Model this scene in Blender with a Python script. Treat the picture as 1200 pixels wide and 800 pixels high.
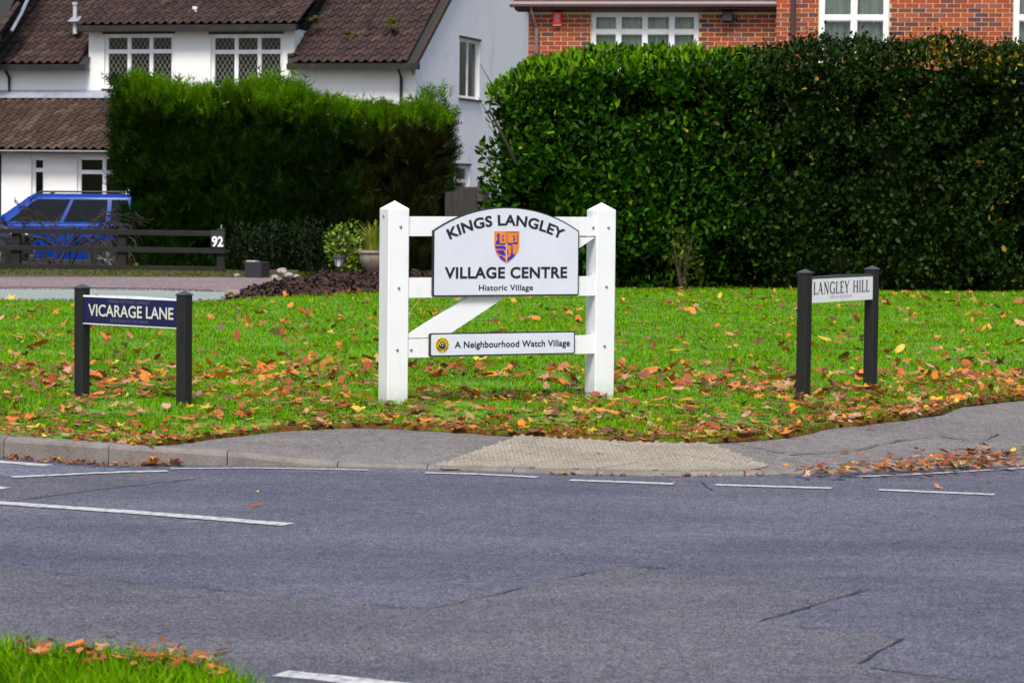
import bpy, bmesh, math, random
import numpy as np
from mathutils import Vector, Matrix, noise
random.seed(7); RNG = np.random.default_rng(7)
R = math.radians
for o in list(bpy.data.objects): bpy.data.objects.remove(o)
SC = bpy.context.scene
COL = SC.collection

# ------------------------------------------------------------------ camera
F_PX = 3214.0                      # focal length in pixels of the 1200 px wide photograph
CAM_Z = 1.51
PITCH, ROLL = math.atan(174/3214), R(0.6)
CAM_M = Matrix.Rotation(math.pi/2-PITCH, 3, 'X') @ Matrix.Rotation(ROLL, 3, 'Z')
cam = bpy.data.cameras.new('camera'); camo = bpy.data.objects.new('camera', cam); COL.objects.link(camo)
camo.matrix_world = Matrix.Translation((0, 0, CAM_Z)) @ CAM_M.to_4x4()
cam.sensor_width = 36; cam.lens = 36*F_PX/1200; cam.clip_end = 3000; cam.clip_start = 0.1
cam.dof.use_dof = True; cam.dof.focus_distance = 18.0; cam.dof.aperture_fstop = 9.0
SC.camera = camo
SC.render.resolution_x = 1024; SC.render.resolution_y = 682

# ------------------------------------------------------------------ world, sun, exposure
SUN_AZ, SUN_EL = R(187), R(57)     # bright overcast, sun behind thin cloud at the photographer's back
w = bpy.data.worlds.new('World'); SC.world = w; w.use_nodes = True
nt = w.node_tree; nt.nodes.clear()
sky = nt.nodes.new('ShaderNodeTexSky'); sky.sky_type = 'NISHITA'; sky.sun_disc = False
sky.sun_elevation = SUN_EL; sky.sun_rotation = SUN_AZ; sky.air_density = 1.0; sky.dust_density = 3.0; sky.ozone_density = 1.0
bg = nt.nodes.new('ShaderNodeBackground'); bg.inputs['Strength'].default_value = 0.060
out = nt.nodes.new('ShaderNodeOutputWorld')
nt.links.new(sky.outputs[0], bg.inputs[0]); nt.links.new(bg.outputs[0], out.inputs[0])
sd = bpy.data.lights.new('sun', 'SUN'); sd.energy = 1.5; sd.angle = R(18); sd.color = (1.0, 0.94, 0.85)
so = bpy.data.objects.new('sun', sd); COL.objects.link(so)
sun_dir = Vector((math.sin(SUN_AZ)*math.cos(SUN_EL), math.cos(SUN_AZ)*math.cos(SUN_EL), math.sin(SUN_EL)))
so.rotation_euler = sun_dir.to_track_quat('Z', 'Y').to_euler(); so.location = (0, 0, 30)
vs = SC.view_settings; vs.view_transform = 'Standard'; vs.look = 'None'; vs.exposure = 1.50; vs.gamma = 1.0
vs.use_curve_mapping = False

# ------------------------------------------------------------------ pixel <-> place
def ray(px, py):
    return CAM_M @ Vector(((px-600)/F_PX, -(py-400)/F_PX, -1.0))
def at_z(px, py, z):
    d = ray(px, py); t = (z-CAM_Z)/d.z
    return Vector((d.x*t, d.y*t, z))
def at_y(px, py, Y):
    d = ray(px, py); t = Y/d.y
    return Vector((d.x*t, Y, CAM_Z+d.z*t))
def project(p):
    q = CAM_M.transposed() @ (Vector(p)-Vector((0, 0, CAM_Z)))
    return (600+F_PX*q.x/-q.z, 400-F_PX*q.y/-q.z)
class Plane:                       # vertical plane; u runs along it, v into it, both in metres
    def __init__(s, P, ang):
        s.P = Vector((P[0], P[1], P[2] if len(P) > 2 else 0)); s.ang = ang
        s.u = Vector((math.cos(ang), math.sin(ang), 0)); s.n = Vector((-math.sin(ang), math.cos(ang), 0))
    def hit(s, px, py, v=0.0):     # -> (u, z) local
        d = ray(px, py); o = Vector((0, 0, CAM_Z))
        t = ((s.P + s.n*v - o).dot(s.n))/d.dot(s.n); p = o + d*t - s.P
        return p.dot(s.u), p.z

# ------------------------------------------------------------------ materials
MATS = {}
def N(nt, t, **kw):
    n = nt.nodes.new('ShaderNode'+t)
    for k, v in kw.items():
        if hasattr(n, k): setattr(n, k, v)
        else: n.inputs[k.replace('_', ' ')].default_value = v
    return n
def c4(c): return (c[0], c[1], c[2], 1)
def ramp(nt, stops, interp='LINEAR'):
    r = nt.nodes.new('ShaderNodeValToRGB'); e = r.color_ramp; e.interpolation = interp
    while len(e.elements) < len(stops): e.elements.new(0.5)
    for el, (p, c) in zip(e.elements, stops): el.position = p; el.color = c4(c)
    return r
def rnd_node(nt):                  # a random number per object and per loose piece
    a = N(nt, 'ObjectInfo'); b = N(nt, 'NewGeometry')
    m = N(nt, 'Math', operation='ADD'); f = N(nt, 'Math', operation='FRACT')
    nt.links.new(a.outputs['Random'], m.inputs[0]); nt.links.new(b.outputs['Random Per Island'], m.inputs[1])
    nt.links.new(m.outputs[0], f.inputs[0]); return f.outputs[0]
def mat(name, stops, rough=0.7, scale=8.0, detail=6, bump=0.0, bscale=None, metal=0.0, spec=0.5, by='noise',
        fine=None, translucent=0.0, coat=0.0, coords='Object', bdist=0.01, stretch=None):
    """stops: one colour or a list of (pos, colour) driven by noise or by a random number per piece."""
    m = bpy.data.materials.new(name); m.use_nodes = True; nt = m.node_tree; L = nt.links
    b = nt.nodes['Principled BSDF']
    b.inputs['Roughness'].default_value = rough; b.inputs['Metallic'].default_value = metal
    b.inputs['Specular IOR Level'].default_value = spec; b.inputs['Coat Weight'].default_value = coat
    tc = N(nt, 'TexCoord'); mp = N(nt, 'Mapping'); L.new(tc.outputs[coords], mp.inputs[0])
    if stretch: mp.inputs['Scale'].default_value = stretch
    col = None
    if not isinstance(stops, list): stops = [(0.0, tuple(x*0.88 for x in stops)), (1.0, tuple(min(1, x*1.1) for x in stops))]
    if by == 'noise':
        n = N(nt, 'TexNoise'); n.inputs['Scale'].default_value = scale; n.inputs['Detail'].default_value = detail
        n.inputs['Roughness'].default_value = 0.65; L.new(mp.outputs[0], n.inputs['Vector'])
        mr = N(nt, 'MapRange'); mr.inputs['From Min'].default_value = 0.3; mr.inputs['From Max'].default_value = 0.7
        L.new(n.outputs[0], mr.inputs[0]); src = mr.outputs[0]
    else: src = rnd_node(nt)
    rp = ramp(nt, stops); L.new(src, rp.inputs[0]); col = rp.outputs[0]
    if fine:                       # (scale, amount): finer grain of the same surface
        n2 = N(nt, 'TexNoise'); n2.inputs['Scale'].default_value = fine[0]; n2.inputs['Detail'].default_value = 4
        L.new(mp.outputs[0], n2.inputs['Vector'])
        mr2 = N(nt, 'MapRange'); mr2.inputs['From Min'].default_value = 0.3; mr2.inputs['From Max'].default_value = 0.7
        mr2.inputs['To Min'].default_value = 1-fine[1]; mr2.inputs['To Max'].default_value = 1+fine[1]
        L.new(n2.outputs[0], mr2.inputs[0])
        mx = N(nt, 'VectorMath', operation='SCALE'); L.new(col, mx.inputs[0]); L.new(mr2.outputs[0], mx.inputs['Scale']); col = mx.outputs[0]
    L.new(col, b.inputs['Base Color'])
    if bump:
        n3 = N(nt, 'TexNoise'); n3.inputs['Scale'].default_value = bscale or scale*4; n3.inputs['Detail'].default_value = 5
        L.new(mp.outputs[0], n3.inputs['Vector'])
        bp = N(nt, 'Bump'); bp.inputs['Strength'].default_value = bump; bp.inputs['Distance'].default_value = bdist
        L.new(n3.outputs[0], bp.inputs['Height']); L.new(bp.outputs[0], b.inputs['Normal'])
    if translucent:
        t = N(nt, 'BsdfTranslucent'); L.new(col, t.inputs[0]); mix = N(nt, 'MixShader'); mix.inputs[0].default_value = translucent
        L.new(b.outputs[0], mix.inputs[1]); L.new(t.outputs[0], mix.inputs[2])
        L.new(mix.outputs[0], nt.nodes['Material Output'].inputs[0])
    MATS[name] = m; return m

def weathered_paint(name, base, grime, zfoot):
    m = MATS[name]; nt = m.node_tree; L = nt.links; b = nt.nodes['Principled BSDF']; old = b.inputs['Base Color'].links[0].from_socket
    tc = N(nt, 'TexCoord'); mp = N(nt, 'Mapping'); mp.inputs['Scale'].default_value = (5, 5, 1.2); L.new(tc.outputs['Object'], mp.inputs[0])
    n1 = N(nt, 'TexNoise'); n1.inputs['Scale'].default_value = 2.2; n1.inputs['Detail'].default_value = 8; n1.inputs['Roughness'].default_value = .7; L.new(mp.outputs[0], n1.inputs['Vector'])
    m1 = N(nt, 'MapRange'); m1.inputs['From Min'].default_value = .52; m1.inputs['From Max'].default_value = .78; m1.inputs['To Max'].default_value = .30; L.new(n1.outputs[0], m1.inputs[0])
    n2 = N(nt, 'TexNoise'); n2.inputs['Scale'].default_value = 30; n2.inputs['Detail'].default_value = 5; L.new(tc.outputs['Object'], n2.inputs['Vector'])
    sp = N(nt, 'SeparateXYZ'); L.new(tc.outputs['Object'], sp.inputs[0])
    m2 = N(nt, 'MapRange'); m2.inputs['From Min'].default_value = zfoot; m2.inputs['From Max'].default_value = 0.0; m2.inputs['To Min'].default_value = 0; m2.inputs['To Max'].default_value = 1.1; L.new(sp.outputs[2], m2.inputs[0])
    m3 = N(nt, 'Math', operation='MULTIPLY'); L.new(m2.outputs[0], m3.inputs[0]); L.new(n2.outputs[0], m3.inputs[1])
    ad = N(nt, 'Math', operation='MAXIMUM'); L.new(m1.outputs[0], ad.inputs[0]); L.new(m3.outputs[0], ad.inputs[1])
    mx = N(nt, 'MixRGB'); mx.inputs[2].default_value = c4(grime); L.new(ad.outputs[0], mx.inputs[0]); L.new(old, mx.inputs[1]); L.new(mx.outputs[0], b.inputs['Base Color'])
def asphalt(name, base, tint, speck=165.0, con=1.0):
    m = bpy.data.materials.new(name); m.use_nodes = True; nt = m.node_tree; L = nt.links; b = nt.nodes['Principled BSDF']
    tc = N(nt, 'TexCoord')
    n1 = N(nt, 'TexNoise'); n1.inputs['Scale'].default_value = 0.8; n1.inputs['Detail'].default_value = 8; n1.inputs['Roughness'].default_value = 0.68
    mp = N(nt, 'Mapping'); mp.inputs['Scale'].default_value = (0.5, 1.3, 1); L.new(tc.outputs['Object'], mp.inputs[0]); L.new(mp.outputs[0], n1.inputs['Vector'])
    r1 = ramp(nt, [(0.32, base), (0.68, tint)]); L.new(n1.outputs[0], r1.inputs[0])
    v = N(nt, 'TexVoronoi'); v.inputs['Scale'].default_value = speck; L.new(tc.outputs['Object'], v.inputs['Vector'])
    sp = N(nt, 'SeparateColor'); L.new(v.outputs['Color'], sp.inputs[0])
    mr = N(nt, 'MapRange'); mr.inputs['To Min'].default_value = 1-.64*con; mr.inputs['To Max'].default_value = 1+.62*con; L.new(sp.outputs[0], mr.inputs[0])
    pw = N(nt, 'Math', operation='POWER'); pw.inputs[1].default_value = 1.3; L.new(mr.outputs[0], pw.inputs[0])
    n2 = N(nt, 'TexNoise'); n2.inputs['Scale'].default_value = 14; n2.inputs['Detail'].default_value = 6; L.new(tc.outputs['Object'], n2.inputs['Vector'])
    mr2 = N(nt, 'MapRange'); mr2.inputs['From Min'].default_value = 0.3; mr2.inputs['From Max'].default_value = 0.7
    mr2.inputs['To Min'].default_value = 0.82; mr2.inputs['To Max'].default_value = 1.16; L.new(n2.outputs[0], mr2.inputs[0])
    mu = N(nt, 'Math', operation='MULTIPLY'); L.new(pw.outputs[0], mu.inputs[0]); L.new(mr2.outputs[0], mu.inputs[1])
    sc = N(nt, 'VectorMath', operation='SCALE'); L.new(r1.outputs[0], sc.inputs[0]); L.new(mu.outputs[0], sc.inputs['Scale'])
    # coloured grit
    hs = N(nt, 'MixRGB'); hs.blend_type = 'OVERLAY'; hs.inputs[0].default_value = 0.22
    L.new(sc.outputs[0], hs.inputs[1]); L.new(v.outputs['Color'], hs.inputs[2]); L.new(hs.outputs[0], b.inputs['Base Color'])
    b.inputs['Roughness'].default_value = 0.78; b.inputs['Specular IOR Level'].default_value = 0.35
    bp = N(nt, 'Bump'); bp.inputs['Strength'].default_value = 0.6; bp.inputs['Distance'].default_value = 0.004
    L.new(v.outputs['Distance'], bp.inputs['Height']); L.new(bp.outputs[0], b.inputs['Normal'])
    MATS[name] = m
def glass(name, tint=(0.9, 0.95, 0.95)):
    m = bpy.data.materials.new(name); m.use_nodes = True; nt = m.node_tree; L = nt.links
    nt.nodes.remove(nt.nodes['Principled BSDF'])
    t = N(nt, 'BsdfTransparent'); t.inputs[0].default_value = c4(tint); g = N(nt, 'BsdfGlossy'); g.inputs['Roughness'].default_value = 0.03
    fr = N(nt, 'Fresnel'); fr.inputs[0].default_value = 1.28; mx = N(nt, 'MixShader')
    L.new(fr.outputs[0], mx.inputs[0]); L.new(t.outputs[0], mx.inputs[1]); L.new(g.outputs[0], mx.inputs[2])
    L.new(mx.outputs[0], nt.nodes['Material Output'].inputs[0]); MATS[name] = m

asphalt('asphalt', (0.050, 0.057, 0.086), (0.110, 0.114, 0.146))
asphalt('asphalt_patch', (0.060, 0.064, 0.084), (0.113, 0.113, 0.133))
asphalt('asphalt_side', (0.09, 0.105, 0.15), (0.12, 0.135, 0.18))
asphalt('pavement', (0.118, 0.112, 0.110), (0.168, 0.158, 0.153), 150, .6)
asphalt('path_tarmac', (0.15, 0.122, 0.125), (0.20, 0.165, 0.168), 60)
mat('crack', (0.028, 0.027, 0.032), 0.95, 20)
mat('road_paint', [(0.0, (0.13, 0.135, 0.15)), (0.3, (0.28, 0.29, 0.30)), (0.55, (0.42, 0.43, 0.44)), (1.0, (0.52, 0.53, 0.54))], 0.75, 26, detail=8, bump=0.2, bscale=120)
mat('kerb_stone', [(0.0, (0.104, 0.092, 0.084)), (0.5, (0.168, 0.148, 0.136)), (1.0, (0.216, 0.192, 0.18))], 0.85, 5, fine=(130, 0.25), bump=0.4, bscale=90)
mat('tactile', [(0.0, (0.1858, 0.1625, 0.1249)), (0.5, (0.2546, 0.2268, 0.1825)), (1.0, (0.2958, 0.2722, 0.2305))], 0.9, 3.5, fine=(60, 0.22), bump=0.3, bscale=90)
mat('joint_dirt', (0.09, 0.075, 0.06), 0.95, 12)
mat('leaf_mould', [(0.0, (0.05, 0.024, 0.008)), (0.4, (0.12, 0.05, 0.012)), (0.62, (0.09, 0.075, 0.012)), (0.8, (0.075, 0.12, 0.005)), (1.0, (0.20, 0.09, 0.02))], 0.95, 7, fine=(45, 0.5), bump=0.9, bscale=40, spec=0.1)
mat('soil', [(0.0, (0.035, 0.024, 0.012)), (0.6, (0.07, 0.05, 0.022)), (1.0, (0.05, 0.075, 0.012))], 0.95, 2.5, bump=0.8, bscale=30)
mat('turf', [(0.0, (0.0516, 0.14, 0.0014)), (0.5, (0.0774, 0.2, 0.0021)), (1.0, (0.1118, 0.23, 0.0035))], 0.95, 1.2, fine=(25, 0.4), bump=0.9, bscale=40)
mat('grass', [(0.0, (0.0731, 0.2107, 0.0014)), (0.35, (0.1161, 0.294, 0.0021)), (0.75, (0.1634, 0.3822, 0.0028)), (0.93, (0.2322, 0.4214, 0.007)), (1.0, (0.3612, 0.3724, 0.042))], 0.7, by='rand', translucent=0.35, spec=0.0, fine=(0.9, 0.22))
mat('grass_dull', [(0.0, (0.03, 0.06, 0.004)), (0.6, (0.06, 0.11, 0.006)), (1.0, (0.14, 0.13, 0.02))], 0.8, by='rand', translucent=0.3, spec=0.0)
mat('gravel', [(0.0, (0.1584, 0.1944, 0.189)), (1.0, (0.288, 0.3312, 0.315))], 0.9, 22, fine=(160, 0.3), bump=0.7, bscale=60)
mat('driveway', (0.10, 0.095, 0.095), 0.9, 3, fine=(80, 0.2))
mat('white_paint', [(0.0, (0.744, 0.7614, 0.7926)), (1.0, (0.7998, 0.8178, 0.8452))], 0.32, 3, spec=0.4)
weathered_paint('white_paint', None, (0.36, 0.38, 0.27), .16)
mat('board_face', [(0.0, (0.582, 0.6206, 0.7107)), (1.0, (0.6402, 0.6796, 0.7725))], 0.4, 5, spec=0.4)
mat('black_print', (0.012, 0.012, 0.016), 0.45, 8)
mat('bolt', (0.30, 0.31, 0.33), 0.35, 10, metal=0.9)
mat('shield_orange', (0.72, 0.22, 0.015), 0.45, 60)
mat('shield_blue', (0.03, 0.02, 0.42), 0.45, 60)
mat('emblem_yellow', (0.80, 0.55, 0.02), 0.45, 40)
mat('black_timber', [(0.0, (0.003, 0.003, 0.003)), (0.7, (0.006, 0.00585, 0.006)), (1.0, (0.0135, 0.01275, 0.012))], 0.7, 9, stretch=(3, 3, .4), bump=0.3, bscale=30)
mat('post_cap', (0.05, 0.055, 0.07), 0.45, 10)
mat('navy_plate', [(0.0, (0.004, 0.004, 0.045)), (1.0, (0.006, 0.006, 0.068))], 0.45, 6)
mat('cream_print', (0.58, 0.56, 0.50), 0.5, 30)
mat('faded_print', (0.10, 0.10, 0.22), 0.5, 40)
mat('grey_print', (0.40, 0.41, 0.42), 0.5, 40)
mat('white_plate', [(0.0, (0.52, 0.52, 0.48)), (0.25, (0.74, 0.75, 0.77)), (1.0, (0.80, 0.81, 0.84))], 0.4, 14)
mat('render_white', [(0.0, (0.66, 0.65, 0.61)), (0.3, (0.79, 0.79, 0.77)), (1.0, (0.84, 0.84, 0.83))], 0.85, 0.9, detail=10, bump=0.15, bscale=40)
mat('render_gable_shade_tint', [(0.0, (0.651, 0.6552, 0.6732)), (0.35, (0.8295, 0.8424, 0.867)), (1.0, (0.882, 0.8944, 0.9078))], 0.85, 1.3, detail=10, bump=0.2, bscale=40, stretch=(1, 1, .35))  # same render as the front; blue of the shaded side put into the colour
mat('upvc', (0.82, 0.83, 0.84), 0.35, 5)
mat('grey_frame', (0.45, 0.45, 0.46), 0.5, 5)
mat('dark_room', (0.005, 0.005, 0.006), 0.9, 2)  # shade of the unlit interior put into a near-black colour
mat('lead', (0.36, 0.37, 0.34), 0.5, 20)
mat('lead_flashing', [(0.0, (0.17, 0.19, 0.24)), (1.0, (0.28, 0.30, 0.37))], 0.6, 3)
mat('curtain', [(0.0, (0.42, 0.43, 0.36)), (1.0, (0.66, 0.67, 0.57))], 0.9, 6, stretch=(6, 1, .3))
mat('fascia_dark', [(0.0, (0.006, 0.0055, 0.005)), (0.7, (0.014, 0.012, 0.010)), (1.0, (0.045, 0.036, 0.016))], 0.7, 4)
mat('gutter_brown', (0.06, 0.035, 0.032), 0.5, 4)
mat('gutter_mauve', (0.19, 0.125, 0.13), 0.5, 4)
mat('sill', (0.06, 0.045, 0.04), 0.6, 6)
mat('roof_tile', [(0.0, (0.01851, 0.009742, 0.00761)), (0.3, (0.02776, 0.01299, 0.01046)), (0.6, (0.03635, 0.01569, 0.01237)), (0.85, (0.0423, 0.02002, 0.01522)), (1.0, (0.05618, 0.03139, 0.02283))], 0.8, by='rand', fine=(9, 0.35), bump=0.3, bscale=60)
mat('moss', [(0.0, (0.03, 0.033, 0.0048)), (1.0, (0.066, 0.06, 0.009))], 0.95, 20, bump=0.8, bscale=50)
mat('lean_tile', [(0.0, (0.02456, 0.01335, 0.008092)), (0.4, (0.0419, 0.02162, 0.01329)), (0.75, (0.0578, 0.03179, 0.01907)), (1.0, (0.0867, 0.05595, 0.03584))], 0.85, by='rand', fine=(12, 0.45), bump=0.4, bscale=60)
mat('roof_felt', (0.02, 0.018, 0.018), 0.9, 4)
mat('brick', [(0.0, (0.0792, 0.0365, 0.04972)), (0.12, (0.1505, 0.04212, 0.03442)), (0.35, (0.2614, 0.04774, 0.01683)), (0.7, (0.3326, 0.05616, 0.0153)), (0.9, (0.3722, 0.07862, 0.02295)), (1.0, (0.2138, 0.07301, 0.06885))], 0.85, by='rand', fine=(30, 0.3), bump=0.3, bscale=60)
mat('mortar', (0.56, 0.42, 0.24), 0.95, 10, fine=(60, 0.2))
mat('alarm_red', (0.88, 0.010, 0.018), 0.35, 6)
mat('old_fence', [(0.0, (0.045, 0.042, 0.038)), (1.0, (0.10, 0.092, 0.082))], 0.85, 5, stretch=(4, 4, .5), bump=0.3)
mat('fence_black', [(0.0, (0.003, 0.0024, 0.0021)), (0.7, (0.006, 0.0051, 0.0042)), (1.0, (0.0132, 0.0108, 0.0084))], 0.8, 5, bump=0.4, bscale=25)
mat('car_blue', (0.00072, 0.03453, 0.2561), 0.34, 2, spec=0.2, coat=0.12)
mat('car_dark', (0.012, 0.016, 0.035), 0.22, 2, spec=0.6, coat=1.0)
mat('black_plastic', (0.02, 0.02, 0.021), 0.6, 10)
mat('tyre', (0.018, 0.018, 0.018), 0.85, 20)
mat('alloy', (0.55, 0.56, 0.58), 0.3, 8, metal=0.85)
mat('lamp_glass', (0.78, 0.80, 0.82), 0.12, 8, spec=0.7)
mat('tail_red', (0.35, 0.01, 0.01), 0.2, 8)
mat('car_glass', (0.008, 0.012, 0.015), 0.12, 3, spec=0.06)
mat('bark', [(0.0, (0.028, 0.02, 0.014)), (1.0, (0.075, 0.056, 0.038))], 0.9, 14, bump=0.5)
mat('hedge_core_shade', (0.006, 0.008, 0.003), 0.95, 6, spec=0.0)  # solid hedge core; the shade between leaves is put into its colour
mat('laurel', [(0.0, (0.006727, 0.02831, 0.00048)), (0.4, (0.01298, 0.0521, 0.00072)), (0.8, (0.02403, 0.08494, 0.0012)), (0.97, (0.04084, 0.1189, 0.00144)), (1.0, (0.1249, 0.1246, 0.0048))], 0.45, by='rand', translucent=0.22, spec=0.1, fine=(1.3, 0.45))
mat('laurel_lit', [(0.0, (0.09, 0.2304, 0.0032)), (1.0, (0.153, 0.3264, 0.006))], 0.4, by='rand', translucent=0.35, spec=0.08)  # light from above on the hedge top, put into the leaf colour
mat('ivy_leaf', [(0.0, (0.003465, 0.01296, 0.0007)), (0.5, (0.0077, 0.02678, 0.0014)), (0.9, (0.01617, 0.0432, 0.0028)), (1.0, (0.04235, 0.05616, 0.0175))], 0.45, by='rand', translucent=0.15, spec=0.1, fine=(1.3, 0.45))
mat('yellow_leaf', [(0.0, (0.30, 0.26, 0.01)), (0.6, (0.5, 0.33, 0.015)), (1.0, (0.48, 0.17, 0.015))], 0.5, by='rand', translucent=0.3)
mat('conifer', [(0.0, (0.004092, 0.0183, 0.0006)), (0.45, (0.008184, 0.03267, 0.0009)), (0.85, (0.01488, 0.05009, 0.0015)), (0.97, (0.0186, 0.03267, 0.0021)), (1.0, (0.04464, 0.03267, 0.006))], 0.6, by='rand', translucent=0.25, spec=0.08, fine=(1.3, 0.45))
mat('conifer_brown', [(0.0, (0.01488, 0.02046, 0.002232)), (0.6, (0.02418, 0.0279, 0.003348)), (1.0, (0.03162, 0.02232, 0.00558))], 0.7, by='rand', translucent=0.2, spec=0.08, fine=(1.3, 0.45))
mat('conifer_lit_tips', [(0.0, (0.06479, 0.1707, 0.001344)), (1.0, (0.1167, 0.2483, 0.002688))], 0.55, by='rand', translucent=0.35, spec=0.08, fine=(1.3, 0.45))  # shoot tips and hedge top; the light on them is put into the colour
mat('shrub_dark', [(0.0, (0.0042, 0.01176, 0.00294)), (0.7, (0.00924, 0.0231, 0.00504)), (1.0, (0.0168, 0.0315, 0.0084))], 0.7, by='rand', translucent=0.15, spec=0.12)
mat('shrub_lime', [(0.0, (0.072, 0.156, 0.0096)), (0.6, (0.144, 0.264, 0.0144)), (1.0, (0.3, 0.36, 0.036))], 0.5, by='rand', translucent=0.3)
mat('shrub_olive', [(0.0, (0.03, 0.05, 0.006)), (0.7, (0.055, 0.08, 0.008)), (1.0, (0.13, 0.10, 0.02))], 0.6, by='rand', translucent=0.2, spec=0.1)
mat('twig', [(0.0, (0.012, 0.009, 0.007)), (1.0, (0.04, 0.03, 0.022))], 0.9, 14)
mat('strap_leaf', [(0.0, (0.16, 0.24, 0.015)), (0.7, (0.30, 0.36, 0.03)), (1.0, (0.42, 0.36, 0.08))], 0.5, by='rand', translucent=0.35)
mat('stoneware', [(0.0, (0.20, 0.16, 0.12)), (1.0, (0.36, 0.30, 0.25))], 0.85, 9, bump=0.4)
mat('mulch', [(0.0, (0.0117, 0.004675, 0.00252)), (0.6, (0.02925, 0.01122, 0.00567)), (1.0, (0.05525, 0.02337, 0.01103))], 0.9, by='rand')
mat('rock', [(0.0, (0.14, 0.125, 0.105)), (1.0, (0.36, 0.33, 0.29))], 0.85, 12, bump=0.5)
mat('slate_box', (0.018, 0.019, 0.023), 0.6, 8)
mat('pale_lid', (0.45, 0.46, 0.47), 0.5, 8)
LEAFC = {'orange': [(0, (0.50, 0.14, 0.012)), (1, (0.62, 0.24, 0.03))], 'russet': [(0, (0.27, 0.055, 0.012)), (1, (0.40, 0.10, 0.02))],
         'tan': [(0, (0.36, 0.17, 0.06)), (1, (0.50, 0.28, 0.13))], 'yellow': [(0, (0.55, 0.36, 0.02)), (1, (0.62, 0.47, 0.05))],
         'brown': [(0, (0.10, 0.042, 0.018)), (1, (0.20, 0.085, 0.035))], 'pinkish': [(0, (0.42, 0.19, 0.12)), (1, (0.54, 0.31, 0.22))]}
for k, s in LEAFC.items(): mat('leaf_'+k, s, 0.6, by='rand', fine=(40, 0.3), translucent=0.2)
LK = list(LEAFC)
glass('window_glass'); glass('cab_glass', (0.55, 0.62, 0.62))

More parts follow.
